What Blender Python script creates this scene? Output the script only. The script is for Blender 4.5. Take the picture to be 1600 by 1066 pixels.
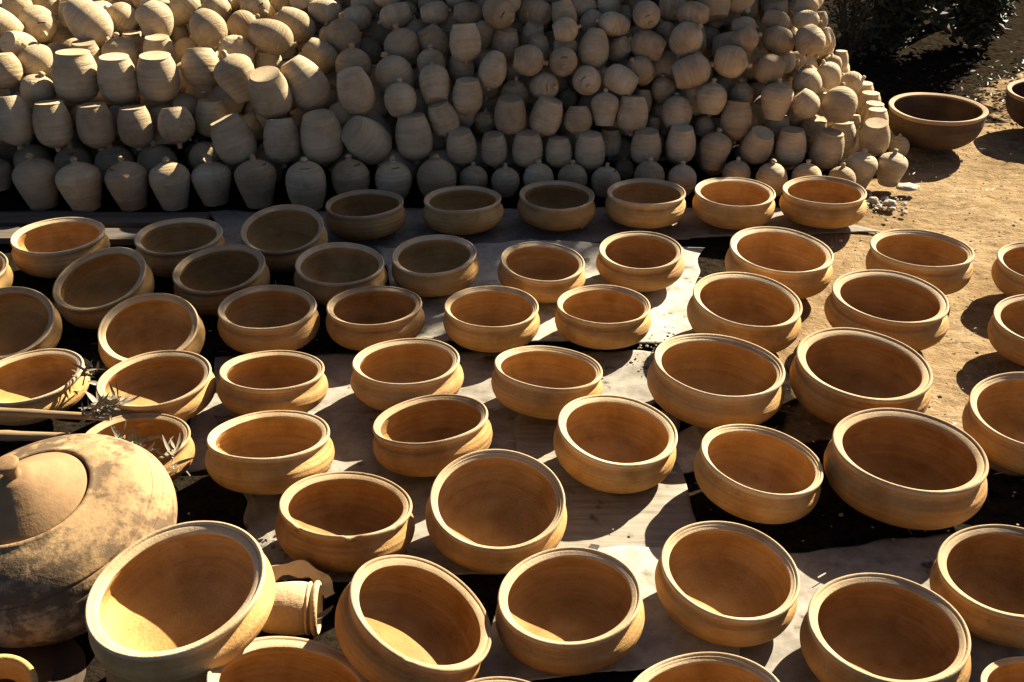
import bpy, bmesh, math, random
from mathutils import Vector, Matrix, Quaternion, noise
R = math.radians
random.seed(7)
for o in list(bpy.data.objects): bpy.data.objects.remove(o)
sc = bpy.context.scene
COL = sc.collection

# ------------------------------------------------------------------ camera
cam_d = bpy.data.cameras.new('camera'); cam = bpy.data.objects.new('camera', cam_d); COL.objects.link(cam)
cam.location = (0, 0, 1.55); cam.rotation_euler = (R(90 - 29), 0, 0)
cam_d.sensor_width = 36; cam_d.lens = 38.25; cam_d.clip_start = .05; cam_d.clip_end = 500
sc.camera = cam

# ------------------------------------------------------------------ light
SUN_AZ, SUN_EL = 43, 35          # sun stands behind the heap, to the right
sd = Vector((math.sin(R(SUN_AZ)) * math.cos(R(SUN_EL)), math.cos(R(SUN_AZ)) * math.cos(R(SUN_EL)), math.sin(R(SUN_EL))))
w = bpy.data.worlds.new('World'); sc.world = w; w.use_nodes = True
wn = w.node_tree; wn.nodes.clear()
sky = wn.nodes.new('ShaderNodeTexSky'); sky.sky_type = 'NISHITA'; sky.sun_disc = False
sky.sun_elevation = R(SUN_EL); sky.sun_rotation = R(SUN_AZ); sky.dust_density = .62; sky.air_density = .22; sky.ozone_density = .0
bg = wn.nodes.new('ShaderNodeBackground'); bg.inputs['Strength'].default_value = .054
wo = wn.nodes.new('ShaderNodeOutputWorld')
wn.links.new(sky.outputs[0], bg.inputs[0]); wn.links.new(bg.outputs[0], wo.inputs[0])
sun_d = bpy.data.lights.new('sun', 'SUN'); sun_d.energy = 5; sun_d.angle = R(.5); sun_d.color = (1, .915, .74)
sun = bpy.data.objects.new('sun', sun_d); COL.objects.link(sun); sun.location = (3, 5, 6)
sun.rotation_euler = sd.to_track_quat('Z', 'Y').to_euler()
sc.view_settings.view_transform = 'Standard'; sc.view_settings.look = 'None'
sc.view_settings.exposure = 2.1; sc.view_settings.gamma = 1; sc.view_settings.use_curve_mapping = False

# ------------------------------------------------------------------ helpers
def tag(o, label, cat, group=None):
    o['label'] = label; o['category'] = cat
    if group: o['group'] = group
    return o
def empty(name, loc=(0, 0, 0)):
    o = bpy.data.objects.new(name, None); COL.objects.link(o); o.location = loc; o.empty_display_size = .05; return o
def link(name, me, parent=None, tone=None):
    o = bpy.data.objects.new(name, me); COL.objects.link(o)
    if parent: o.parent = parent
    if tone is not None: o['tone'] = tone
    return o
def mesh(name, V, F, mat=None, smooth=True):
    me = bpy.data.meshes.new(name); me.from_pydata([tuple(v) for v in V], [], F)
    if smooth: me.polygons.foreach_set('use_smooth', [True] * len(me.polygons))
    if mat: me.materials.append(mat)
    me.update(); return me
def frame_of(axis, side):
    z = Vector(axis).normalized(); x = Vector(side); x = (x - z * x.dot(z)).normalized(); y = z.cross(x)
    return Matrix((x, y, z)).transposed()
def spline(pts, n=4):
    out = []
    for i in range(len(pts) - 1):
        p0 = pts[max(i - 1, 0)]; p1 = pts[i]; p2 = pts[i + 1]; p3 = pts[min(i + 2, len(pts) - 1)]
        for k in range(n):
            t = k / n
            out.append(tuple(.5 * (2 * b + (c - a) * t + (2 * a - 5 * b + 4 * c - d) * t * t + (3 * b - a - 3 * c + d) * t ** 3) for a, b, c, d in zip(p0, p1, p2, p3)))
    out.append(tuple(pts[-1])); return out
def lathe(prof, seg, closed=False, wob=None):
    """rings of (r, z); first / last ring collapses to a pole when r == 0"""
    V, F, rings = [], [], []
    for r, z in prof:
        if r < 1e-6:
            rings.append([len(V)]); V.append((0, 0, z)); continue
        ids = []
        for k in range(seg):
            t = 2 * math.pi * k / seg; rr, zz = (r, z) if wob is None else wob(r, z, t)
            ids.append(len(V)); V.append((rr * math.cos(t), rr * math.sin(t), zz))
        rings.append(ids)
    pairs = list(zip(rings[:-1], rings[1:]))
    if closed: pairs.append((rings[-1], rings[0]))
    for a, b in pairs:
        for k in range(seg):
            k2 = (k + 1) % seg
            if len(a) == 1 and len(b) == 1: continue
            if len(a) == 1: F.append((a[0], b[k2], b[k]))
            elif len(b) == 1: F.append((a[k], a[k2], b[0]))
            else: F.append((a[k], a[k2], b[k2], b[k]))
    return V, F

# ------------------------------------------------------------------ materials
def mk(name):
    m = bpy.data.materials.new(name); m.use_nodes = True; nt = m.node_tree
    b = nt.nodes['Principled BSDF']; b.inputs['Specular IOR Level'].default_value = .25
    return m, nt, b
def N(nt, t, **kw):
    n = nt.nodes.new(t)
    for k, v in kw.items():
        if k in n.inputs: n.inputs[k].default_value = v
        else: setattr(n, k, v)
    return n
def ramp(nt, pos_cols):
    r = nt.nodes.new('ShaderNodeValToRGB'); e = r.color_ramp.elements
    while len(e) < len(pos_cols): e.new(.5)
    for i, (p, c) in enumerate(pos_cols): e[i].position = p; e[i].color = (*c, 1)
    return r
def mixc(nt, a, b, fac, mode='MIX'):
    m = nt.nodes.new('ShaderNodeMix'); m.data_type = 'RGBA'; m.blend_type = mode
    for sock, v in ((m.inputs[0], fac), (m.inputs[6], a), (m.inputs[7], b)):
        if hasattr(v, 'is_output') or isinstance(v, bpy.types.NodeSocket): nt.links.new(v, sock)
        elif isinstance(v, (int, float)): sock.default_value = v
        else: sock.default_value = (*v, 1)
    return m.outputs[2]
def clay(name, light, mid, dark, ring=26, rough=.82, bump=.35, dirt=.0, dirtcol=(.05, .035, .02), grain=1.0, wear=0):
    m, nt, b = mk(name); L = nt.links.new
    tc = N(nt, 'ShaderNodeTexCoord'); at = N(nt, 'ShaderNodeAttribute', attribute_type='OBJECT', attribute_name='tone')
    off = N(nt, 'ShaderNodeVectorMath', operation='SCALE'); off.inputs[0].default_value = (7.3, 3.1, 11.7); L(at.outputs['Fac'], off.inputs['Scale'])
    vec = N(nt, 'ShaderNodeVectorMath', operation='ADD'); L(tc.outputs['Object'], vec.inputs[0]); L(off.outputs[0], vec.inputs[1])
    n1 = N(nt, 'ShaderNodeTexNoise', Scale=1.7, Detail=6, Roughness=.6); L(vec.outputs[0], n1.inputs['Vector'])
    n2 = N(nt, 'ShaderNodeTexNoise', Scale=34, Detail=4, Roughness=.7); L(vec.outputs[0], n2.inputs['Vector'])
    # stretched noise round the axis: the marks of the throwing wheel
    mp = N(nt, 'ShaderNodeMapping'); mp.inputs['Scale'].default_value = (.55, .55, ring); L(vec.outputs[0], mp.inputs['Vector'])
    n3 = N(nt, 'ShaderNodeTexNoise', Scale=1.0, Detail=3, Roughness=.55); L(mp.outputs[0], n3.inputs['Vector'])
    r1 = ramp(nt, [(.30, dark), (.5, mid), (.70, light)]); L(n1.outputs['Fac'], r1.inputs[0])
    r3 = ramp(nt, [(.34, (.72, .70, .67)), (.62, (1, 1, 1))]); L(n3.outputs['Fac'], r3.inputs[0])
    r2 = ramp(nt, [(.30, (.80, .78, .75)), (.55, (1, 1, 1))]); L(n2.outputs['Fac'], r2.inputs[0])
    c = mixc(nt, r1.outputs[0], r3.outputs[0], .55, 'MULTIPLY'); c = mixc(nt, c, r2.outputs[0], .5 * grain, 'MULTIPLY')
    tr = ramp(nt, [(0, (.76, .71, .66)), (.35, (.96, .96, .97)), (.65, (1.02, 1.0, .94)), (1, (1.14, 1.15, 1.18))]); L(at.outputs['Fac'], tr.inputs[0])
    c = mixc(nt, c, tr.outputs[0], 1, 'MULTIPLY')
    if wear:      # scorched and chalky patches, specks of dirt
        wa = N(nt, 'ShaderNodeTexNoise', Scale=1.15, Detail=5, Roughness=.62); wv_ = N(nt, 'ShaderNodeVectorMath', operation='ADD'); L(vec.outputs[0], wv_.inputs[0]); wv_.inputs[1].default_value = (31, 17, 5); L(wv_.outputs[0], wa.inputs['Vector'])
        ra = ramp(nt, [(.36, (.62, .55, .48)), (.48, (1, 1, 1)), (.56, (1, 1, 1)), (.70, (1.10, 1.13, 1.22))]); L(wa.outputs['Fac'], ra.inputs[0]); c = mixc(nt, c, ra.outputs[0], .8 * wear, 'MULTIPLY')
        wb = N(nt, 'ShaderNodeTexNoise', Scale=15, Detail=2, Roughness=.5); L(wv_.outputs[0], wb.inputs['Vector'])
        rb = ramp(nt, [(.245, (.30, .24, .19)), (.285, (1, 1, 1))]); L(wb.outputs['Fac'], rb.inputs[0]); c = mixc(nt, c, rb.outputs[0], .75 * wear, 'MULTIPLY')
    if dirt:
        n4 = N(nt, 'ShaderNodeTexNoise', Scale=26, Detail=9, Roughness=.72); L(vec.outputs[0], n4.inputs['Vector'])
        n5 = N(nt, 'ShaderNodeTexNoise', Scale=6, Detail=3); L(vec.outputs[0], n5.inputs['Vector'])
        a = N(nt, 'ShaderNodeMath', operation='MULTIPLY'); L(n4.outputs['Fac'], a.inputs[0]); L(n5.outputs['Fac'], a.inputs[1])
        r4 = ramp(nt, [(.215, (0, 0, 0)), (.30, (1, 1, 1))]); L(a.outputs[0], r4.inputs[0])
        s = N(nt, 'ShaderNodeMath', operation='MULTIPLY'); L(r4.outputs[0], s.inputs[0]); s.inputs[1].default_value = dirt
        c = mixc(nt, c, dirtcol, s.outputs[0])
    L(c, b.inputs['Base Color']); b.inputs['Roughness'].default_value = rough
    bh = N(nt, 'ShaderNodeMath', operation='MULTIPLY_ADD'); L(n3.outputs['Fac'], bh.inputs[0]); bh.inputs[1].default_value = 1.6; L(n2.outputs['Fac'], bh.inputs[2])
    bp = N(nt, 'ShaderNodeBump', Strength=bump, Distance=.02); L(bh.outputs[0], bp.inputs['Height']); L(bp.outputs[0], b.inputs['Normal'])
    return m
M = {}
M['bowl'] = clay('ochre bowl clay', (.50, .308, .118), (.44, .25, .079), (.36, .186, .049), ring=20, bump=.30, wear=.65)
M['bowl_rim'] = clay('pale rim clay', (.53, .395, .235), (.47, .335, .185), (.40, .27, .135), ring=10, bump=.22, wear=.6)
M['bank'] = clay('dusty bank clay', (.53, .415, .255), (.47, .355, .205), (.38, .275, .145), ring=15, bump=.45, wear=.7)
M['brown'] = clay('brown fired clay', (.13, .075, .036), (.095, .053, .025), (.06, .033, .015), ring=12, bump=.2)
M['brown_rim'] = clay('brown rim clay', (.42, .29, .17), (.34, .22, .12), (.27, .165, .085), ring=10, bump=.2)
M['soot'] = clay('soot blackened clay', (.030, .020, .013), (.02, .013, .009), (.012, .008, .006), ring=8, bump=.3)
M['dark'] = clay('dark unglazed clay', (.07, .042, .022), (.05, .03, .015), (.03, .018, .01), ring=12, bump=.2)
M['soot'].node_tree.nodes['Principled BSDF'].inputs['Specular IOR Level'].default_value = .05
M['jar'] = clay('weathered jar clay', (.40, .27, .14), (.34, .215, .10), (.26, .15, .06), ring=16, bump=.14, dirt=.85, dirtcol=(.075, .045, .023), grain=1.4)
M['lid'] = clay('lid clay', (.29, .175, .082), (.245, .14, .06), (.20, .11, .043), ring=30, bump=.12)

def ground_mat():
    m, nt, b = mk('yard earth'); L = nt.links.new
    tc = N(nt, 'ShaderNodeTexCoord'); P = tc.outputs['Object']
    n1 = N(nt, 'ShaderNodeTexNoise', Scale=1.3, Detail=7, Roughness=.65); L(P, n1.inputs['Vector'])
    n2 = N(nt, 'ShaderNodeTexNoise', Scale=28, Detail=8, Roughness=.75); L(P, n2.inputs['Vector'])
    mp = N(nt, 'ShaderNodeMapping'); mp.inputs['Rotation'].default_value = (0, 0, R(28)); mp.inputs['Scale'].default_value = (7, 12, 4); L(P, mp.inputs['Vector'])
    n3 = N(nt, 'ShaderNodeTexNoise', Scale=1.4, Detail=6, Roughness=.7); L(mp.outputs[0], n3.inputs['Vector'])
    sand = ramp(nt, [(.30, (.16, .10, .052)), (.5, (.28, .19, .10)), (.72, (.38, .27, .155))]); L(n1.outputs['Fac'], sand.inputs[0])
    g = ramp(nt, [(.30, (.45, .43, .40)), (.56, (1, 1, 1))]); L(n2.outputs['Fac'], g.inputs[0])
    s3 = ramp(nt, [(.34, (.5, .47, .43)), (.52, (1, 1, 1))]); L(n3.outputs['Fac'], s3.inputs[0])
    c = mixc(nt, sand.outputs[0], g.outputs[0], .75, 'MULTIPLY'); c = mixc(nt, c, s3.outputs[0], .55, 'MULTIPLY')
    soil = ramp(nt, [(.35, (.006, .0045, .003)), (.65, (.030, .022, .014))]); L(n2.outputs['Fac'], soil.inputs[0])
    # black damp soil under the middle and left of the yard, dry sand on the right; painted shade at the back
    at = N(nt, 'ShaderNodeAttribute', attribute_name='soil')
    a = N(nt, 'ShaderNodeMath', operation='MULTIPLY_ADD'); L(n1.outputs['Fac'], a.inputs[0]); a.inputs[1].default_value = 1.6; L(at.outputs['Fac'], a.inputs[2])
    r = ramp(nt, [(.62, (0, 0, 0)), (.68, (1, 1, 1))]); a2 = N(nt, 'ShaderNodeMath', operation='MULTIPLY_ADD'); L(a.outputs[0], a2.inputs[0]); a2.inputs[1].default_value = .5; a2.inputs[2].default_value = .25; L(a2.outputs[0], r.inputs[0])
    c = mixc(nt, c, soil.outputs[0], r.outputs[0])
    L(c, b.inputs['Base Color']); b.inputs['Roughness'].default_value = 1; b.inputs['Specular IOR Level'].default_value = 0
    h = N(nt, 'ShaderNodeMath', operation='MULTIPLY_ADD'); L(n3.outputs['Fac'], h.inputs[0]); h.inputs[1].default_value = 1.2; L(n2.outputs['Fac'], h.inputs[2])
    bp = N(nt, 'ShaderNodeBump', Strength=.9, Distance=.018); L(h.outputs[0], bp.inputs['Height']); L(bp.outputs[0], b.inputs['Normal'])
    return m
def sheet_mat(name, c1, c2, fibre=(30, 30), weave=0, spots=0, rot=0):
    m, nt, b = mk(name); L = nt.links.new
    tc = N(nt, 'ShaderNodeTexCoord'); mp = N(nt, 'ShaderNodeMapping'); mp.inputs['Scale'].default_value = (*fibre, 20); mp.inputs['Rotation'].default_value = (0, 0, R(rot)); L(tc.outputs['Object'], mp.inputs['Vector'])
    n0 = N(nt, 'ShaderNodeTexNoise', Scale=1, Detail=5, Roughness=.7); L(mp.outputs[0], n0.inputs['Vector'])
    n1 = N(nt, 'ShaderNodeTexNoise', Scale=4, Detail=6, Roughness=.7); L(tc.outputs['Object'], n1.inputs['Vector'])
    r = ramp(nt, [(.32, c1), (.66, c2)]); L(n1.outputs['Fac'], r.inputs[0])
    r0 = ramp(nt, [(.36, (.55, .52, .48)), (.56, (1, 1, 1))]); L(n0.outputs['Fac'], r0.inputs[0])
    c = mixc(nt, r.outputs[0], r0.outputs[0], .7, 'MULTIPLY')
    if spots:
        n2 = N(nt, 'ShaderNodeTexNoise', Scale=16, Detail=3); L(tc.outputs['Object'], n2.inputs['Vector'])
        r2 = ramp(nt, [(.30, (.12, .09, .06)), (.38, (1, 1, 1))]); L(n2.outputs['Fac'], r2.inputs[0]); c = mixc(nt, c, r2.outputs[0], spots, 'MULTIPLY')
    hgt = n0.outputs['Fac']
    if weave:
        wv = N(nt, 'ShaderNodeTexWave', Scale=weave, Distortion=1.5, bands_direction='X'); L(tc.outputs['Object'], wv.inputs['Vector'])
        wy = N(nt, 'ShaderNodeTexWave', Scale=weave, Distortion=1.5, bands_direction='Y'); L(tc.outputs['Object'], wy.inputs['Vector'])
        mm = N(nt, 'ShaderNodeMath', operation='MULTIPLY'); L(wv.outputs['Fac'], mm.inputs[0]); L(wy.outputs['Fac'], mm.inputs[1])
        rw = ramp(nt, [(.05, (.6, .57, .53)), (.6, (1, 1, 1))]); L(mm.outputs[0], rw.inputs[0]); c = mixc(nt, c, rw.outputs[0], .8, 'MULTIPLY'); hgt = mm.outputs[0]
    L(c, b.inputs['Base Color']); b.inputs['Roughness'].default_value = .9
    bp = N(nt, 'ShaderNodeBump', Strength=.4, Distance=.004); L(hgt, bp.inputs['Height']); L(bp.outputs[0], b.inputs['Normal'])
    return m
def leaf_mat(name, a, b_):
    m, nt, b = mk(name); L = nt.links.new
    at = N(nt, 'ShaderNodeObjectInfo'); tc = N(nt, 'ShaderNodeTexCoord')
    n = N(nt, 'ShaderNodeTexNoise', Scale=9, Detail=3); L(tc.outputs['Object'], n.inputs['Vector'])
    r = ramp(nt, [(.35, a), (.65, b_)]); L(n.outputs['Fac'], r.inputs[0]); L(r.outputs[0], b.inputs['Base Color']); b.inputs['Roughness'].default_value = .6
    return m
def wood_mat(name, a, b_):
    m, nt, b = mk(name); L = nt.links.new
    tc = N(nt, 'ShaderNodeTexCoord'); mp = N(nt, 'ShaderNodeMapping'); mp.inputs['Scale'].default_value = (3, 60, 60); L(tc.outputs['Object'], mp.inputs['Vector'])
    n = N(nt, 'ShaderNodeTexNoise', Scale=1, Detail=6, Roughness=.65); L(mp.outputs[0], n.inputs['Vector'])
    r = ramp(nt, [(.35, a), (.65, b_)]); L(n.outputs['Fac'], r.inputs[0]); L(r.outputs[0], b.inputs['Base Color']); b.inputs['Roughness'].default_value = .85
    bp = N(nt, 'ShaderNodeBump', Strength=.5, Distance=.005); L(n.outputs['Fac'], bp.inputs['Height']); L(bp.outputs[0], b.inputs['Normal'])
    return m
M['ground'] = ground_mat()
M['burlap'] = sheet_mat('grey burlap', (.24, .205, .16), (.32, .28, .22), (14, 14), weave=55)
M['card'] = sheet_mat('grey cardboard', (.15, .13, .103), (.30, .265, .212), (17, 20), spots=.85)
M['card2'] = sheet_mat('fibrous board', (.18, .15, .11), (.29, .25, .19), (5, 70), spots=.6, rot=8)
M['paper'] = sheet_mat('old paper', (.27, .24, .19), (.42, .375, .30), (15, 18), spots=.75)
M['ink'] = sheet_mat('black print', (.03, .026, .02), (.06, .05, .04))
M['leaf'] = leaf_mat('dry leaf', (.11, .09, .058), (.28, .235, .165))
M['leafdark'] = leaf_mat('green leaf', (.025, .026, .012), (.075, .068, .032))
M['bamboo'] = wood_mat('bamboo', (.20, .125, .055), (.30, .20, .10))
M['wood'] = wood_mat('weathered plank', (.05, .04, .03), (.11, .085, .06))
M['stone'] = clay('pale stone', (.36, .32, .26), (.3, .26, .2), (.22, .18, .14), ring=3, bump=.5)

# ------------------------------------------------------------------ ground
def axis_pts(lo, hi, step, far):
    p = [lo + i * step for i in range(int((hi - lo) / step) + 1)]
    d = step; a = p[0]; b = p[-1]; left = []; right = []
    while a > -far or b < far:
        d *= 1.5; a -= d; b += d; left.insert(0, a); right.append(b)
    return left + p + right
gx = axis_pts(-2.6, 3.4, .03, 70); gy = axis_pts(.9, 7.2, .03, 70)
V = []; soil = []
for y in gy:
    for x in gx:
        near = -4 < x < 5 and 0 < y < 9
        z = -.010
        if near:
            n = noise.fractal(Vector((x * 2.2, y * 2.2, 0)), 1, 2, 4); n2 = noise.noise(Vector((x * 13, y * 13, 4))) + .6 * noise.noise(Vector((x * 27, y * 27, 1)))
            z += -.008 + .012 * max(-1, min(.6, n)) + .004 * n2
            rut = math.exp(-((x - 1.75 + .25 * (y - 3)) / .12) ** 2); z -= .006 * rut
            z = min(z, -.004)
            if y > 4.7: z += .03 * max(0, y - 4.7) * max(0, min(1, (x - 1.2)))
        V.append((x, y, z))
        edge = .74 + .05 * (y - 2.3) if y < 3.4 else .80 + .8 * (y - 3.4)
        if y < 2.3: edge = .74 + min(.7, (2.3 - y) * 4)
        if y > 4.9: edge = max(edge, 2.32 if y < 5.75 else 3.2)  # shade on the ground at the back, painted in as dark soil
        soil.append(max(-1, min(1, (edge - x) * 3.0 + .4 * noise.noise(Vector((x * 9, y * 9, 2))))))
nx = len(gx)
F = [(j * nx + i, j * nx + i + 1, (j + 1) * nx + i + 1, (j + 1) * nx + i) for j in range(len(gy) - 1) for i in range(nx - 1)]
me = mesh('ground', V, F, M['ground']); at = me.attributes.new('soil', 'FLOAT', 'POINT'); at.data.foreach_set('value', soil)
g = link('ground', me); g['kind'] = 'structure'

# ------------------------------------------------------------------ sheets on the ground
def sheet(name, c, n, mat, label, cat, z=0, wave=.004, rag=.012, seed=0, curl=None, thick=.003):
    """quad sheet of corners c (back-left, back-right, front-right, front-left), uneven edge, real thickness"""
    nu, nv = n; rnd = random.Random(seed); V = []
    for j in range(nv + 1):
        for i in range(nu + 1):
            u, v = i / nu, j / nv
            p = (Vector(c[0]) * (1 - u) + Vector(c[1]) * u) * (1 - v) + (Vector(c[3]) * (1 - u) + Vector(c[2]) * u) * v
            e = min(u, 1 - u, v, 1 - v)
            q = Vector((p.x, p.y)); s = Vector((p.x * 9 + seed, p.y * 9, seed))
            fo = max(0, 1 - e / .07) ** 1.5
            if fo: q += (Vector((noise.noise(s * 1.1), noise.noise(s * 1.1 + Vector((9, 9, 9))))) * rag * 1.5 + Vector((noise.noise(s * .35), noise.noise(s * .35 + Vector((4, 9, 9))))) * rag * 2.5) * fo
            zz = z + wave * noise.fractal(Vector((p.x * 3.2 + seed, p.y * 3.2, seed * 2.1)), 1, 2, 3)
            cr = noise.noise(Vector((p.x * 5 + p.y * 2 + seed, p.y * 1.3, seed))); zz += wave * .9 * max(0, 1 - abs(cr) * 16)
            cr = noise.noise(Vector((p.x * 1.2, p.y * 6 - p.x * 2, seed + 3))); zz += wave * .9 * max(0, 1 - abs(cr) * 16)
            if curl: zz += curl(u, v)
            V.append((q.x, q.y, zz))
    o0 = sum((Vector(v) for v in V), Vector()) / len(V); o0.z = z
    V = [Vector(v) - o0 for v in V]
    k = nu + 1; nV = len(V); V = V + [v - Vector((0, 0, thick)) for v in V]
    F = [(j * k + i, (j + 1) * k + i, (j + 1) * k + i + 1, j * k + i + 1) for j in range(nv) for i in range(nu)]; F += [tuple(nV + q for q in reversed(f)) for f in F]
    ring = [i for i in range(nu)] + [j * k + nu for j in range(nv)] + [nv * k + i for i in range(nu, 0, -1)] + [j * k for j in range(nv, 0, -1)]
    F += [(a, b, b + nV, a + nV) for a, b in zip(ring, ring[1:] + ring[:1])]
    me = mesh(name, V, F, mat); bm = bmesh.new(); bm.from_mesh(me); bmesh.ops.recalc_face_normals(bm, faces=bm.faces); bm.to_mesh(me); bm.free()
    o = link(name, me); o.location = o0; return tag(o, label, cat)
sheet('burlap_sack', [(-1.12, 3.80), (.97, 3.86), (1.34, 3.62), (-.98, 3.42)], (130, 24), M['burlap'], 'long grey burlap strip under the bowls nearest the stack', 'sack', z=-.003, wave=.003, seed=1)
sheet('paper_sheet', [(-.46, 3.50), (.64, 3.47), (.535, 2.80), (-.32, 2.79)], (90, 60), M['paper'], 'pale paper sheet with curled back edge in middle of the yard', 'paper sheet', z=-.003, wave=.004, seed=2,
      curl=lambda u, v: .028 * math.exp(-(v / .12) ** 2) * math.exp(-((u - .55) / .22) ** 2))
sheet('cardboard_sheet', [(-.86, 2.72), (.46, 2.74), (.34, 2.33), (-.80, 2.16)], (110, 50), M['card'], 'grey cardboard sheet under the middle rows of bowls', 'cardboard', z=-.007, wave=.003, seed=3)
sheet('cardboard_sheet', [(-.80, 2.40), (.06, 2.42), (.05, 1.78), (-.52, 1.76)], (80, 60), M['card'], 'grey cardboard sheet below the left of centre bowls', 'cardboard', z=-.003, wave=.003, seed=4)
fb = sheet('fibre_board', [(.03, 2.46), (.43, 2.42), (.40, 1.78), (.02, 1.74)], (50, 80), M['card2'], 'fibrous printed board with dark square marks in the centre', 'board', z=.000, wave=.002, seed=5)
sheet('paper_sheet', [(.02, 1.84), (.47, 1.88), (.46, 1.52), (-.10, 1.46)], (60, 40), M['paper'], 'pale paper scrap between the front centre bowls', 'paper sheet', z=.002, wave=.003, seed=6)
sheet('cardboard_sheet', [(.45, 1.84), (1.12, 1.93), (1.10, 1.30), (.30, 1.26)], (80, 64), M['card'], 'grey cardboard sheet under the front right bowls', 'cardboard', z=-.002, wave=.003, seed=8)
sheet('paper_sheet', [(.42, 2.30), (.56, 2.36), (.50, 2.16), (.38, 2.12)], (24, 30), M['paper'], 'small torn paper beside the fibrous board', 'paper scrap', z=-.001, wave=.005, rag=.02, seed=9)
for k, (x, y, s, r) in enumerate(((.085, 1.815, .016, .2), (.135, 1.812, .014, .05), (.06, 1.86, .010, .6), (.18, 1.86, .010, -.3))):
    q = link('printed_square', mesh('printed_square', [(-s, -s * .8, 0), (s, -s * .8, 0), (s, s * .8, 0), (-s, s * .8, 0)], [(0, 1, 2, 3)], M['ink']), fb)
    q.location = Vector((x, y, .0058)) - fb.location; q.rotation_euler = (0, 0, r)

# planks under the left end of the stack
for k, (x0, y0, x1, y1, h, lab) in enumerate(((-2.5, 3.72, -1.12, 3.70, .055, 'dark weathered plank in front of the left end of the stack'), (-2.5, 3.58, -1.30, 3.55, .04, 'dark weathered plank lying nearer the tilted bowls at left'))):
    bm = bmesh.new(); bmesh.ops.create_cube(bm, size=1); L_ = math.hypot(x1 - x0, y1 - y0)
    bmesh.ops.scale(bm, vec=(L_, .10, .022), verts=bm.verts); bmesh.ops.subdivide_edges(bm, edges=[e for e in bm.edges if e.calc_length() > .5], cuts=12)
    for v in bm.verts: v.co.y += .006 * noise.noise(v.co * 5 + Vector((k, 0, 0))); v.co.z += .004 * noise.noise(v.co * 3 + Vector((0, k, 0)))
    bmesh.ops.bevel(bm, geom=[e for e in bm.edges if e.calc_face_angle(0) > 1], offset=.003, segments=1)
    me = bpy.data.meshes.new('plank'); bm.to_mesh(me); bm.free(); me.materials.append(M['wood'])
    o = link('plank', me); o.location = ((x0 + x1) / 2, (y0 + y1) / 2, .005); o.rotation_euler = (0, 0, math.atan2(y1 - y0, x1 - x0)); tag(o, lab, 'plank')

# ------------------------------------------------------------------ coin banks
SEG = 48
PROF = {
 'b': [(0, -.555), (.30, -.565), (.352, -.570), (.366, -.555), (.362, -.525), (.385, -.48), (.455, -.30), (.492, -.08), (.498, .08), (.478, .24), (.415, .38), (.315, .465), (.285, .485), (.20, .53), (.10, .565), (0, .575)],
 't': [(0, -.575), (.24, -.580), (.300, -.58), (.312, -.56), (.33, -.48), (.40, -.26), (.47, 0), (.496, .16), (.48, .28), (.41, .39), (.31, .465), (.28, .483), (.18, .53), (.08, .56), (0, .565)],
 's': [(0, -.485), (.25, -.490), (.30, -.488), (.315, -.47), (.36, -.41), (.45, -.24), (.496, -.02), (.488, .13), (.43, .28), (.34, .38), (.30, .415), (.272, .436), (.17, .485), (.08, .505), (0, .51)],
 'e': [(0, -.655), (.20, -.660), (.25, -.655), (.265, -.64), (.33, -.55), (.44, -.30), (.495, .0), (.485, .22), (.42, .42), (.33, .535), (.29, .570), (.262, .592), (.16, .645), (.08, .665), (0, .67)],
}
PROF['h'] = PROF['s']
SLOT_Z = {'b': (.465, .485), 't': (.465, .483), 's': (.415, .436), 'e': (.570, .592)}
TOP = {k: PROF[k][-1][1] for k in PROF}
bank_mesh = {}
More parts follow.
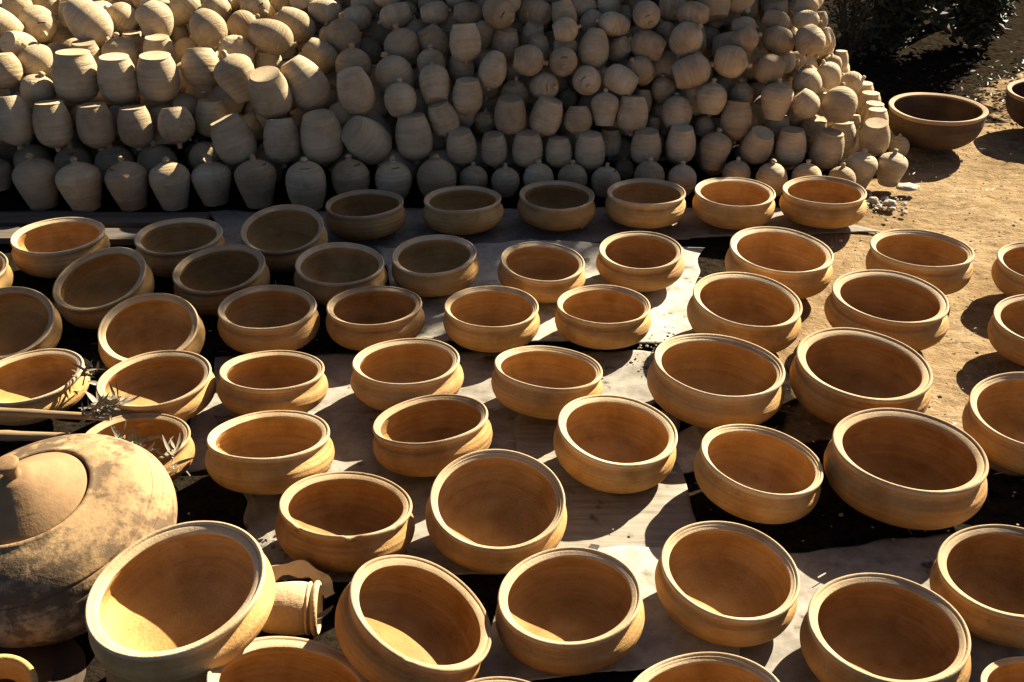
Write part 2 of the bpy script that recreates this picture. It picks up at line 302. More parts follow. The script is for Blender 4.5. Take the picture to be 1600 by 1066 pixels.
def bank_body(kind, k):
    rnd = random.Random(hash(kind) % 97 + k * 13); rnd = random.Random('bstehx'.index(kind) * 31 + k)
    sx = 1 + rnd.uniform(-.03, .03); sz = 1 + rnd.uniform(-.06, .06); ph = rnd.uniform(0, 6.28)
    def wob(r, z, t): return r * (1 + .014 * math.sin(2 * t + ph) + .008 * math.sin(3 * t + ph * 2)), z + .012 * math.sin(t + ph) * r
    pr = PROF[kind]; sub = spline(pr, 2)
    groove = rnd.choice((None, .18, .05))
    if groove is not None: sub = [(r - (.010 if abs(z - groove) < .03 else 0), z) for r, z in sub]
    V, F = lathe([(max(0, r) * sx, z * sz) for r, z in sub], SEG, wob=wob)
    V[0] = (0, 0, V[0][2])
    if kind == 'h':
        Vi, Fi = lathe([(max(0, r) * sx * .9, z * sz * .9) for r, z in sub], SEG, wob=wob); n = len(V)
        V2 = V + Vi; F2 = F + [tuple(n + i for i in reversed(f)) for f in Fi]
        def inhole(f):
            c = sum((Vector(V2[i]) for i in f), Vector()) / len(f); d = c.normalized()
            a = math.atan2(d.y, d.x); return (a / .62) ** 2 + ((d.z + .22) / .45) ** 2 < 1
        F2 = [f for f in F2 if not inhole(f)]
        me = mesh('bank_body', V2, F2); bm = bmesh.new(); bm.from_mesh(me)
        bmesh.ops.bridge_loops(bm, edges=[e for e in bm.edges if e.is_boundary]); bm.to_mesh(me); bm.free()
        me.polygons.foreach_set('use_smooth', [True] * len(me.polygons)); me.materials.append(M['bank']); return me, None
    z0, z1 = (z * sz for z in SLOT_Z[kind])
    keep, hole = [], []
    for f in F:
        c = sum((Vector(V[i]) for i in f), Vector()) / len(f); a = math.atan2(c.y, c.x)
        if len(f) == 4 and z0 - .0045 < c.z < z1 + .0045 and abs(a) < .42: hole.append(f)
        else: keep.append(f)
    me = mesh('bank_body', V, keep, M['bank'])
    # pocket of the slot: the border of the hole carried inwards
    cnt = {}
    for f in hole:
        for a, b in zip(f, f[1:] + f[:1]): cnt[frozenset((a, b))] = cnt.get(frozenset((a, b)), 0) + 1
    used = sorted({i for f in hole for i in f}); idx = {v: i for i, v in enumerate(used)}
    PV = [Vector(V[v]) * .999 for v in used]; m = len(PV); PV += [p * .86 for p in PV]; PF = []
    for e, c in cnt.items():
        if c == 1: a, b = tuple(e); PF.append((idx[a], idx[b], idx[b] + m, idx[a] + m))
    for f in hole: PF.append(tuple(idx[i] + m for i in f))
    return me, mesh('coin_slot', PV, PF, M['bank'], smooth=False)
for kind in 'btse':
    for k in range(3): bank_mesh[kind, k] = bank_body(kind, k)
bank_mesh['h', 0] = bank_body('h', 0)
knob_mesh = []
for k in range(3):
    s = (1, .85, 1.15)[k]
    pr = [(.115, -.05), (.085, -.005), (.062, .025), (.066, .045), (.082 * s, .07), (.075 * s, .10), (.045, .125 + .01 * k), (0, .135 + .01 * k)]
    V, F = lathe(spline(pr, 3), 20, wob=lambda r, z, t: (r * (1 + .05 * math.sin(3 * t + k)), z)); knob_mesh.append(mesh('knob', V, F, M['bank']))
ORD = 'first second third fourth fifth sixth seventh eighth ninth tenth eleventh twelfth thirteenth fourteenth fifteenth sixteenth seventeenth eighteenth nineteenth twentieth twenty-first twenty-second twenty-third twenty-fourth twenty-fifth twenty-sixth twenty-seventh twenty-eighth twenty-ninth thirtieth'.split()
# row, shape, centre, axis towards the knob, side of the slot, diameter, order from the left
BANKS = [
 (1, 't', -2.005, 4.028, 0.064, -0.0, 0.0, 1.0, -1.0, -0.07, -0.0, 0.11, -3),
 (1, 't', -1.778, 3.853, 0.094, -0.07, -0.01, 1.0, 0.27, 0.96, 0.03, 0.162, 58),
 (1, 't', -1.605, 3.821, 0.093, -0.07, -0.0, 1.0, -0.65, 0.76, -0.04, 0.161, 126),
 (1, 't', -1.433, 3.834, 0.092, -0.09, -0.0, 1.0, -0.76, -0.64, -0.07, 0.159, 200),
 (1, 't', -1.277, 3.846, 0.088, -0.04, 0.02, 1.0, -1.0, -0.04, -0.04, 0.152, 267),
 (1, 't', -1.13, 3.879, 0.084, -0.04, 0.02, 1.0, -1.0, -0.06, -0.04, 0.145, 332),
 (1, 't', -0.96, 3.862, 0.091, -0.04, 0.03, 1.0, 0.97, -0.25, 0.05, 0.156, 400),
 (1, 'b', -0.771, 3.852, 0.086, -0.01, 0.04, 1.0, 0.2, -0.98, 0.04, 0.148, 479),
 (1, 's', -0.61, 3.897, 0.09, -0.04, 0.03, 1.0, 0.82, -0.56, 0.05, 0.155, 548),
 (1, 's', -0.449, 3.898, 0.085, -0.0, 0.04, 1.0, 0.38, -0.92, 0.04, 0.147, 615),
 (1, 's', -0.285, 3.906, 0.087, -0.0, 0.04, 1.0, 0.06, 1.0, -0.04, 0.15, 682),
 (1, 's', -0.148, 3.947, 0.067, -0.0, 0.04, 1.0, 0.54, 0.84, -0.04, 0.116, 740),
 (1, 's', -0.025, 3.94, 0.065, -0.0, 0.05, 1.0, 0.99, 0.16, -0.01, 0.112, 790),
 (1, 's', 0.101, 3.95, 0.07, 0.0, 0.04, 1.0, 0.79, 0.61, -0.03, 0.12, 841),
 (1, 's', 0.232, 3.95, 0.07, 0.0, 0.04, 1.0, -0.84, 0.54, -0.02, 0.12, 894),
 (1, 's', 0.359, 3.934, 0.067, 0.04, 0.04, 1.0, 0.91, -0.41, -0.02, 0.116, 947),
 (1, 's', 0.529, 3.972, 0.07, 0.01, 0.04, 1.0, 1.0, 0.0, -0.01, 0.121, 1014),
 (1, 's', 0.653, 3.956, 0.067, 0.01, 0.04, 1.0, -0.75, 0.66, -0.02, 0.116, 1066),
 (1, 's', 0.871, 4.008, 0.066, 0.04, 0.03, 1.0, 0.67, 0.74, -0.05, 0.113, 1150),
 (1, 's', 0.994, 3.947, 0.071, 0.01, 0.03, 1.0, 0.99, 0.13, -0.01, 0.122, 1205),
 (1, 's', 1.132, 3.964, 0.069, 0.01, 0.03, 1.0, 0.97, 0.23, -0.01, 0.118, 1260),
 (1, 's', 1.266, 3.957, 0.063, 0.01, 0.03, 1.0, -0.87, 0.48, -0.01, 0.108, 1315),
 (1, 't', 1.365, 4.053, 0.071, 0.08, -0.01, 1.0, 0.01, -1.0, -0.01, 0.123, 1344),
 (1, 't', 1.493, 4.075, 0.068, 0.07, -0.01, 1.0, 0.98, -0.17, -0.07, 0.117, 1392),
 (2, 's', -1.886, 4.09, 0.085, -0.05, -0.02, 1.0, 0.43, 0.9, 0.04, 0.147, 52),
 (2, 's', -1.715, 4.06, 0.087, -0.0, 0.01, 1.0, 0.39, -0.92, 0.01, 0.15, 116),
 (2, 's', -1.552, 4.054, 0.089, -0.07, -0.01, 1.0, 0.72, 0.69, 0.06, 0.154, 180),
 (2, 's', -1.384, 4.051, 0.091, -0.04, 0.0, 1.0, -1.0, 0.04, -0.04, 0.156, 247),
 (2, 's', -1.269, 4.214, 0.068, 0.03, 0.02, 1.0, 0.99, 0.13, -0.03, 0.118, 310),
 (2, 's', 0.449, 4.137, 0.045, 0.0, 0.03, 1.0, 0.86, 0.52, -0.02, 0.078, 975),
 (2, 's', 1.622, 4.386, 0.05, -0.06, 0.02, 1.0, -0.64, -0.76, -0.03, 0.086, 1404),
 (3, 'e', -1.862, 3.957, 0.298, 0.12, -0.25, -0.96, -0.9, -0.43, -0.0, 0.137, 22),
 (3, 'b', -1.72, 3.959, 0.281, 0.04, -0.1, -0.99, -0.95, -0.32, -0.01, 0.144, 83),
 (3, 'b', -1.563, 3.967, 0.274, 0.07, -0.1, -0.99, 1.0, 0.01, 0.07, 0.136, 150),
 (3, 'b', -1.418, 3.975, 0.267, 0.04, -0.11, -0.99, -0.95, -0.33, -0.0, 0.128, 212),
 (3, 's', -1.268, 3.989, 0.271, 0.12, -0.27, -0.96, -0.95, -0.31, -0.03, 0.139, 275),
 (3, 'b', -1.163, 4.105, 0.26, -0.01, -0.09, -1.0, 0.85, 0.53, -0.06, 0.121, 331),
 (3, 'b', -1.054, 3.975, 0.212, 0.3, -0.02, -0.95, -0.95, -0.07, -0.3, 0.152, 366),
 (3, 'b', -0.876, 3.987, 0.208, 0.05, -0.24, -0.97, 0.99, 0.13, 0.02, 0.144, 440),
 (3, 'b', -0.724, 4.0, 0.212, 0.04, 0.11, -0.99, 0.34, -0.94, -0.09, 0.161, 503),
 (3, 'b', -0.548, 4.008, 0.201, 0.6, 0.42, -0.68, 0.66, 0.22, 0.72, 0.157, 576),
 (3, 'b', -0.376, 4.025, 0.209, 0.09, -0.07, -0.99, -0.98, -0.18, -0.08, 0.147, 647),
 (3, 'b', -0.263, 4.081, 0.263, 0.33, -0.0, -0.94, 0.94, -0.02, 0.33, 0.11, 693),
 (3, 'b', -0.194, 4.02, 0.171, 0.09, 0.09, -0.99, -0.93, 0.35, -0.05, 0.114, 721),
 (3, 'b', -0.069, 4.024, 0.161, 0.03, 0.05, -1.0, 1.0, -0.04, 0.03, 0.108, 772),
 (3, 'b', 0.06, 4.033, 0.158, 0.0, 0.02, -1.0, -0.78, -0.63, -0.01, 0.115, 824),
 (3, 'b', 0.181, 4.035, 0.144, 0.03, -0.09, -1.0, 0.93, -0.37, 0.06, 0.102, 873),
 (3, 'b', 0.301, 4.045, 0.145, 0.0, 0.02, -1.0, -0.95, -0.3, -0.01, 0.124, 921),
 (3, 'b', 0.388, 4.162, 0.142, -0.01, -0.11, -0.99, 1.0, -0.02, -0.01, 0.094, 953),
 (3, 'b', 0.522, 4.069, 0.154, 0.01, 0.06, -1.0, 1.0, 0.05, 0.01, 0.118, 1009),
 (3, 'b', 0.658, 4.08, 0.161, 0.01, 0.06, -1.0, -0.99, 0.15, -0.0, 0.122, 1064),
 (3, 't', 0.792, 4.08, 0.141, 0.16, 0.12, 0.98, 0.34, 0.92, -0.17, 0.125, 1117),
 (3, 'b', 0.959, 4.097, 0.149, -0.17, 0.34, -0.92, -0.61, 0.7, 0.37, 0.119, 1182),
 (3, 'b', 1.094, 4.103, 0.142, -0.0, -0.01, -1.0, 0.99, -0.17, -0.0, 0.125, 1236),
 (3, 'b', 1.237, 4.109, 0.131, -0.14, 0.04, -0.99, -0.87, 0.48, 0.15, 0.128, 1291),
 (3, 'b', 1.332, 4.232, 0.143, 0.06, -0.08, -0.99, 0.98, -0.17, 0.08, 0.105, 1317),
 (3, 'b', 1.436, 4.158, 0.161, 0.1, 0.19, -0.98, -0.06, 0.98, 0.19, 0.12, 1366),
 (4, 's', -1.948, 4.153, 0.432, 0.07, -0.15, -0.99, -0.87, -0.49, 0.01, 0.137, 7),
 (4, 't', -1.858, 4.27, 0.417, -0.38, -0.16, 0.91, 0.79, 0.45, 0.41, 0.153, 62),
 (4, 'b', -1.668, 4.129, 0.413, -0.03, -0.06, -1.0, -0.94, -0.33, 0.05, 0.167, 119),
 (4, 'b', -1.507, 4.122, 0.405, -0.01, 0.02, -1.0, -0.96, -0.28, 0.0, 0.155, 184),
 (4, 'b', -1.357, 4.138, 0.406, -0.02, 0.05, -1.0, 0.51, 0.86, 0.04, 0.153, 247),
 (4, 's', -1.21, 4.219, 0.426, 0.05, -0.31, -0.95, 0.95, 0.32, -0.05, 0.156, 314),
 (4, 't', -1.061, 4.163, 0.408, -0.36, -0.06, 0.93, -0.92, 0.17, -0.35, 0.158, 370),
 (4, 'b', -0.918, 4.068, 0.364, 0.09, 0.27, -0.96, 0.94, 0.29, 0.17, 0.152, 422),
 (4, 'e', -0.797, 4.161, 0.379, 0.52, -0.07, -0.85, -0.85, -0.12, -0.51, 0.159, 478),
 (4, 'b', -0.594, 4.087, 0.366, 0.21, 0.11, -0.97, 0.89, 0.39, 0.24, 0.144, 557),
 (4, 's', -0.427, 4.094, 0.339, -0.02, 0.15, 0.99, -0.23, 0.96, -0.14, 0.124, 626),
 (4, 'b', -0.171, 4.108, 0.344, 0.0, -0.01, -1.0, -0.99, 0.15, -0.0, 0.114, 730),
 (4, 's', -0.105, 4.168, 0.227, -0.0, 0.13, 0.99, 0.95, 0.32, -0.04, 0.085, 758),
 (4, 'b', -0.007, 4.086, 0.274, -0.0, 0.05, -1.0, 1.0, 0.08, 0.0, 0.121, 797),
 (4, 'b', 0.131, 4.094, 0.269, -0.28, -0.02, -0.96, -0.06, -1.0, 0.04, 0.123, 853),
 (4, 's', 0.255, 4.1, 0.256, -0.02, -0.3, -0.95, -1.0, 0.06, -0.0, 0.111, 903),
 (4, 't', 0.36, 4.124, 0.294, 0.02, 0.21, 0.98, 1.0, 0.09, -0.04, 0.109, 945),
 (4, 'b', 0.469, 4.131, 0.268, -0.02, -0.19, -0.98, 0.98, -0.21, 0.02, 0.12, 988),
 (4, 'b', 0.565, 4.205, 0.201, -0.01, -0.1, -1.0, -0.98, -0.18, 0.03, 0.056, 1022),
 (4, 's', 0.647, 4.17, 0.265, 0.02, 0.58, 0.82, -0.96, 0.25, -0.15, 0.123, 1057),
 (4, 's', 0.768, 4.216, 0.193, 0.35, 0.05, 0.93, -0.67, 0.71, 0.21, 0.082, 1100),
 (4, 'b', 0.882, 4.166, 0.231, -0.04, -0.21, -0.98, -1.0, -0.02, 0.05, 0.13, 1150),
 (4, 'b', 1.062, 4.227, 0.172, -0.02, -0.06, -1.0, 0.99, -0.16, -0.01, 0.1, 1214),
 (4, 'b', 1.207, 4.236, 0.169, -0.21, 0.23, -0.95, 0.24, -0.93, -0.27, 0.1, 1269),
 (4, 's', 1.289, 4.193, 0.291, 0.17, 0.56, 0.81, 0.83, -0.53, 0.19, 0.138, 1312),
 (4, 'b', 1.383, 4.272, 0.193, -0.04, -0.11, -0.99, 0.3, -0.95, 0.1, 0.048, 1335),
 (4, 'b', 1.478, 4.292, 0.182, 0.02, -0.06, -1.0, -0.92, -0.4, 0.01, 0.097, 1369),
 (5, 'b', -1.693, 4.328, 0.428, -0.03, 0.07, -1.0, -0.95, -0.32, 0.0, 0.12, 135),
 (5, 's', -1.566, 4.359, 0.437, -0.0, -0.08, 1.0, -0.98, -0.21, -0.02, 0.151, 188),
 (5, 'b', -1.411, 4.366, 0.435, -0.02, 0.07, -1.0, -0.2, -0.98, -0.07, 0.13, 250),
 (5, 'b', -0.99, 4.422, 0.377, -0.01, 0.03, -1.0, 0.96, 0.3, 0.0, 0.115, 421),
 (5, 's', -0.625, 4.276, 0.415, 0.0, -0.01, 1.0, -0.82, 0.57, 0.0, 0.149, 552),
 (5, 's', -0.459, 4.225, 0.395, -0.42, 0.02, 0.91, 0.88, 0.23, 0.41, 0.152, 617),
 (5, 's', -0.317, 4.264, 0.431, 0.0, -0.02, 1.0, -0.86, 0.52, 0.01, 0.119, 674),
 (5, 'b', -0.298, 4.14, 0.389, -0.12, 0.6, 0.79, 0.94, 0.33, -0.1, 0.123, 679),
 (5, 'b', -0.2, 4.293, 0.407, -0.0, 0.05, -1.0, 0.41, -0.91, -0.05, 0.101, 721),
 (5, 'e', -0.073, 4.16, 0.434, -0.24, -0.54, -0.81, 0.78, -0.61, 0.18, 0.104, 770),
 (5, 's', 0.012, 4.222, 0.319, 0.07, -0.03, 1.0, -0.38, -0.93, -0.0, 0.119, 805),
 (5, 's', 0.127, 4.171, 0.368, 0.64, -0.75, 0.15, -0.77, -0.63, 0.13, 0.107, 851),
 (5, 's', 0.289, 4.167, 0.392, 0.06, -0.99, -0.09, -0.65, -0.11, 0.75, 0.115, 917),
 (5, 'b', 0.416, 4.177, 0.392, -0.85, 0.4, 0.34, -0.44, -0.17, -0.88, 0.107, 968),
 (5, 's', 0.229, 4.327, 0.27, 0.01, 0.28, 0.96, 1.0, -0.05, -0.0, 0.079, 888),
 (5, 'b', 0.517, 4.242, 0.283, -0.03, -0.28, -0.96, -0.99, 0.12, -0.0, 0.082, 1003),
 (5, 's', 0.502, 4.247, 0.41, -0.55, -0.38, 0.74, -0.74, 0.64, -0.23, 0.114, 1000),
 (5, 's', 0.602, 4.27, 0.327, -0.1, -0.02, 0.99, 0.99, 0.11, 0.11, 0.099, 1036),
 (5, 'b', 0.7, 4.21, 0.416, 0.94, 0.01, 0.34, -0.31, 0.47, 0.83, 0.122, 1081),
 (5, 's', 0.778, 4.172, 0.32, 0.08, 0.13, 0.99, 1.0, -0.05, -0.07, 0.124, 1111),
 (5, 's', 0.916, 4.281, 0.302, -0.05, 0.08, 1.0, 0.31, 0.95, -0.06, 0.099, 1158),
 (5, 't', 1.035, 4.182, 0.309, 0.08, 0.09, 0.99, -0.41, -0.9, 0.11, 0.127, 1213),
 (5, 's', 0.853, 4.237, 0.447, 0.92, -0.37, -0.13, -0.11, 0.08, -0.99, 0.128, 1142),
 (5, 's', 1.012, 4.274, 0.408, -0.97, 0.17, 0.19, 0.07, -0.55, 0.83, 0.124, 1201),
 (5, 's', 1.151, 4.182, 0.292, 0.6, -0.18, -0.78, -0.79, -0.06, -0.6, 0.11, 1258),
 (5, 's', 1.172, 4.278, 0.35, -0.56, 0.26, 0.78, 0.81, 0.02, 0.58, 0.118, 1261),
 (5, 's', 1.271, 4.34, 0.368, -0.44, 0.15, 0.89, -0.75, 0.49, -0.45, 0.1, 1295),
 (5, 'b', 1.496, 4.563, 0.219, 0.0, 0.01, -1.0, 0.58, -0.81, -0.01, 0.087, 1349),
 (5, 'b', 1.5, 4.478, 0.198, 0.0, 0.0, -1.0, 0.8, -0.6, -0.0, 0.095, 1358),
 (5, 'b', 1.491, 4.385, 0.176, -0.03, 0.0, -1.0, -0.97, 0.25, 0.03, 0.103, 1363),
 (6, 'e', -2.059, 4.414, 0.544, -0.89, -0.12, 0.45, 0.38, 0.38, 0.85, 0.143, -5),
 (6, 's', -1.944, 4.532, 0.525, 0.53, -0.78, -0.32, 0.21, -0.24, 0.95, 0.144, 59),
 (6, 's', -2.063, 4.555, 0.432, 0.07, -0.15, 0.99, -0.33, 0.93, 0.16, 0.153, 25),
 (6, 'b', -1.897, 4.622, 0.438, 0.08, -0.2, -0.98, 0.93, 0.38, 0.0, 0.118, 96),
 (6, 'e', -1.705, 4.454, 0.549, 0.71, -0.37, -0.59, -0.7, -0.45, -0.56, 0.161, 138),
 (6, 'h', -1.447, 4.484, 0.554, -0.13, 0.07, 0.99, -0.97, -0.19, -0.12, 0.144, 241),
 (6, 'b', -1.559, 4.512, 0.433, -0.0, 0.01, -1.0, -0.99, 0.15, 0.01, 0.103, 209),
 (6, 's', -1.219, 4.432, 0.525, 0.59, -0.57, -0.58, 0.8, 0.53, 0.28, 0.146, 326),
 (6, 'b', -1.141, 4.581, 0.403, -0.06, 0.1, -0.99, 0.88, 0.48, -0.0, 0.077, 375),
 (6, 'e', -0.964, 4.401, 0.504, 0.94, 0.02, -0.34, 0.23, 0.7, 0.68, 0.132, 424),
 (6, 'b', -1.409, 4.675, 0.443, 0.06, -0.21, -0.98, 0.96, 0.29, 0.0, 0.076, 282),
 (6, 's', -1.111, 4.563, 0.51, 0.82, 0.31, 0.49, 0.53, -0.06, -0.85, 0.125, 380),
 (6, 'e', -0.893, 4.57, 0.512, 0.81, 0.12, -0.58, -0.52, -0.32, -0.79, 0.125, 463),
 (6, 'e', -0.763, 4.355, 0.438, 0.73, -0.05, -0.69, 0.67, 0.29, 0.69, 0.117, 502),
 (6, 's', -0.684, 4.451, 0.488, 0.0, -0.03, 1.0, -0.74, 0.67, 0.02, 0.153, 536),
 (6, 's', -0.756, 4.558, 0.467, -0.16, -0.06, 0.99, 0.93, 0.32, 0.17, 0.09, 515),
 (6, 's', -0.598, 4.535, 0.41, -0.58, 0.04, 0.81, -0.81, 0.07, -0.58, 0.121, 575),
 (6, 's', -0.556, 4.65, 0.445, -0.06, -0.04, 1.0, 0.95, 0.29, 0.07, 0.146, 595),
 (6, 's', -0.435, 4.354, 0.473, -0.27, -0.0, 0.96, 0.83, 0.51, 0.24, 0.151, 629),
 (6, 'b', -0.309, 4.366, 0.487, 0.5, -0.03, -0.87, 0.86, 0.17, 0.49, 0.108, 679),
 (6, 's', -0.394, 4.526, 0.492, -0.09, 0.01, 1.0, 0.98, 0.2, 0.08, 0.107, 650),
 (6, 'b', -0.18, 4.231, 0.52, 0.06, -0.2, -0.98, -0.99, -0.17, -0.03, 0.121, 727),
 (6, 's', -0.106, 4.37, 0.524, 0.49, 0.04, 0.87, -0.87, 0.09, 0.49, 0.103, 758),
 (6, 'b', -0.026, 4.315, 0.491, -0.1, 0.07, -0.99, 0.91, -0.4, -0.12, 0.104, 790),
 (6, 'b', 0.079, 4.392, 0.502, -0.21, 0.36, -0.91, -0.91, 0.26, 0.31, 0.099, 831),
 (6, 's', 0.207, 4.272, 0.56, 0.97, 0.01, 0.25, 0.25, -0.23, -0.94, 0.098, 883),
 (6, 's', 0.064, 4.186, 0.464, 0.99, -0.05, -0.13, -0.14, -0.25, -0.96, 0.121, 826),
 (6, 'b', 0.104, 4.308, 0.475, 0.0, 0.1, -0.99, 0.88, -0.47, -0.05, 0.085, 841),
 (6, 's', 0.197, 4.193, 0.458, -0.0, -1.0, -0.06, 0.01, -0.06, 1.0, 0.115, 880),
 (6, 's', 0.211, 4.317, 0.477, 1.0, -0.05, 0.0, -0.01, -0.24, -0.97, 0.094, 883),
 (6, 'e', 0.321, 4.277, 0.483, -0.14, -0.47, -0.87, -0.98, 0.19, 0.05, 0.118, 928),
 (6, 'b', 0.423, 4.345, 0.466, -0.48, 0.68, -0.55, 0.8, 0.08, -0.6, 0.092, 966),
 (6, 'b', 0.533, 4.306, 0.493, -0.92, 0.2, 0.33, -0.37, -0.18, -0.91, 0.11, 1012),
 (6, 's', 0.679, 4.275, 0.526, 0.64, -0.25, 0.73, -0.54, 0.53, 0.66, 0.13, 1073),
 (6, 'e', 0.888, 4.396, 0.462, 0.98, -0.2, 0.0, 0.05, 0.23, 0.97, 0.126, 1145),
 (6, 'b', 0.799, 4.503, 0.475, 0.94, -0.23, -0.25, -0.29, -0.17, -0.94, 0.097, 1105),
 (6, 's', 0.614, 4.394, 0.527, -0.48, 0.09, 0.87, 0.82, 0.38, 0.42, 0.078, 1041),
 (6, 's', 0.915, 4.297, 0.52, 0.89, -0.28, 0.37, -0.32, 0.2, 0.93, 0.101, 1165),
 (6, 'e', 1.062, 4.376, 0.497, -0.96, 0.2, 0.18, -0.22, -0.16, -0.96, 0.103, 1216),
 (6, 's', 1.097, 4.405, 0.403, 0.95, -0.3, 0.11, -0.03, 0.25, 0.97, 0.101, 1223),
 (6, 's', 1.168, 4.455, 0.395, -0.61, 0.18, 0.77, 0.75, 0.43, 0.49, 0.075, 1246),
 (6, 's', 1.168, 4.297, 0.51, 0.32, -0.62, -0.71, -0.93, -0.08, -0.35, 0.119, 1266),
 (6, 'b', 1.249, 4.41, 0.493, 0.27, -0.3, -0.92, -0.93, 0.18, -0.33, 0.061, 1286),
 (6, 's', 1.322, 4.461, 0.38, -0.31, 0.15, 0.94, 0.95, -0.01, 0.31, 0.067, 1303),
 (6, 'b', 1.362, 4.51, 0.38, 0.01, -0.08, -1.0, -0.89, 0.45, -0.05, 0.067, 1313),
 (6, 's', 1.401, 4.446, 0.303, 0.8, -0.29, 0.52, -0.59, -0.56, 0.58, 0.094, 1330),
 (7, 's', -2.061, 4.639, 0.572, 0.24, 0.3, 0.92, -0.89, -0.32, 0.34, 0.122, 27),
 (7, 'b', -1.995, 4.768, 0.558, 0.07, -0.17, -0.98, -0.92, -0.39, -0.0, 0.12, 71),
 (7, 's', -1.869, 4.781, 0.56, -0.01, 0.01, 1.0, 0.73, 0.68, -0.01, 0.12, 118),
 (7, 'b', -1.83, 4.596, 0.546, 0.07, -0.18, -0.98, -0.93, -0.37, 0.0, 0.09, 110),
 (7, 's', -1.614, 4.586, 0.535, -0.8, -0.0, 0.59, -0.48, -0.59, -0.65, 0.13, 191),
 (7, 'b', -1.746, 4.801, 0.565, 0.06, -0.18, -0.98, 0.94, 0.34, 0.0, 0.102, 165),
 (7, 's', -1.239, 4.659, 0.555, 0.81, 0.32, 0.49, -0.53, 0.04, 0.85, 0.118, 338),
 (7, 'e', -1.374, 4.659, 0.559, 0.7, 0.34, 0.63, 0.66, 0.03, -0.75, 0.118, 287),
 (7, 's', -1.082, 4.694, 0.565, 0.72, -0.6, -0.33, -0.03, -0.51, 0.86, 0.123, 399),
 (7, 'e', -0.964, 4.811, 0.545, 0.87, 0.07, -0.49, 0.46, 0.27, 0.85, 0.117, 451),
 (7, 'e', -0.779, 4.64, 0.55, 0.99, -0.04, -0.13, -0.14, -0.37, -0.92, 0.104, 508),
 (7, 'b', -0.641, 4.576, 0.537, 0.79, 0.61, 0.05, -0.23, 0.37, -0.9, 0.107, 557),
 (7, 'e', -0.613, 4.692, 0.565, 0.99, 0.11, -0.09, -0.06, -0.21, -0.98, 0.1, 573),
 (7, 'b', -0.476, 4.498, 0.563, -0.9, -0.3, -0.3, 0.38, -0.24, -0.89, 0.105, 617),
 (7, 's', -0.433, 4.612, 0.56, 0.94, -0.15, -0.29, -0.33, -0.48, -0.81, 0.076, 637),
 (7, 's', -0.421, 4.69, 0.575, 0.93, 0.15, 0.33, -0.36, 0.16, 0.92, 0.091, 644),
 (7, 's', -0.768, 4.756, 0.561, 0.84, 0.24, 0.49, -0.52, 0.09, 0.85, 0.092, 519),
 (7, 'b', -0.307, 4.471, 0.582, 0.98, -0.07, 0.2, -0.2, 0.08, 0.98, 0.094, 681),
 (7, 'b', -0.261, 4.535, 0.507, 0.51, -0.16, -0.84, 0.86, 0.16, 0.49, 0.109, 701),
 (7, 'e', -0.174, 4.438, 0.585, 0.99, 0.08, -0.15, 0.14, 0.16, 0.98, 0.091, 732),
 (7, 's', -0.049, 4.318, 0.615, 0.65, -0.73, -0.22, -0.57, -0.66, 0.48, 0.126, 780),
 (7, 'b', 0.084, 4.464, 0.588, -0.69, 0.72, -0.02, 0.44, 0.45, 0.78, 0.113, 833),
 (7, 'b', 0.169, 4.541, 0.588, 0.01, 0.14, -0.99, -0.9, 0.43, 0.06, 0.057, 865),
 (7, 'b', 0.208, 4.415, 0.581, 0.25, -0.13, -0.96, 0.94, -0.21, 0.28, 0.103, 882),
 (7, 's', 0.322, 4.427, 0.558, 0.85, -0.12, 0.52, 0.52, -0.0, -0.85, 0.095, 926),
 (7, 'e', 0.402, 4.356, 0.563, -0.98, -0.04, 0.21, -0.17, -0.41, -0.9, 0.092, 959),
 (7, 'b', 0.451, 4.564, 0.549, -0.0, -0.04, -1.0, -1.0, -0.01, 0.0, 0.08, 971),
 (7, 'e', 0.283, 4.498, 0.602, 1.0, -0.06, 0.0, 0.01, 0.21, 0.98, 0.087, 910),
 (7, 'b', 0.391, 4.517, 0.611, -0.0, -0.03, -1.0, 0.34, -0.94, 0.03, 0.101, 951),
 (7, 's', 0.508, 4.62, 0.585, 0.98, -0.07, 0.17, 0.15, -0.22, -0.96, 0.09, 991),
 (7, 's', 0.526, 4.337, 0.603, 0.2, -0.91, -0.35, -0.45, -0.41, 0.8, 0.106, 1010),
 (7, 'e', 0.709, 4.352, 0.604, -0.99, 0.17, 0.03, -0.07, -0.2, -0.98, 0.095, 1083),
 (7, 's', 0.829, 4.557, 0.537, 0.72, -0.66, -0.19, 0.29, 0.04, 0.96, 0.089, 1115),
 (7, 'b', 0.895, 4.616, 0.555, 0.15, -0.13, -0.98, -0.96, 0.22, -0.18, 0.103, 1137),
 (7, 'e', 0.931, 4.437, 0.538, 0.98, -0.21, 0.0, -0.04, -0.21, -0.98, 0.074, 1162),
 (7, 'e', 1.004, 4.691, 0.512, 0.97, -0.23, -0.09, -0.13, -0.19, -0.97, 0.069, 1171),
 (7, 'e', 1.063, 4.445, 0.554, 0.9, -0.29, -0.33, -0.38, -0.12, -0.92, 0.085, 1214),
 (7, 'e', 1.073, 4.515, 0.581, 0.97, -0.25, -0.09, -0.13, -0.18, -0.98, 0.075, 1213),
 (7, 's', 0.644, 4.469, 0.604, 0.99, -0.14, 0.0, 0.03, 0.2, 0.98, 0.113, 1051),
 (7, 'b', 0.983, 4.638, 0.577, 0.02, -0.07, -1.0, 0.98, -0.17, 0.03, 0.094, 1169),
 (7, 'b', 1.06, 4.609, 0.592, -0.02, -0.09, -1.0, -0.99, -0.14, 0.03, 0.063, 1201),
 (7, 'b', 1.114, 4.609, 0.587, -0.02, -0.09, -1.0, 0.98, -0.18, -0.01, 0.054, 1221),
 (7, 'e', 0.796, 4.66, 0.585, 0.99, -0.17, 0.0, -0.03, -0.2, -0.98, 0.081, 1098),
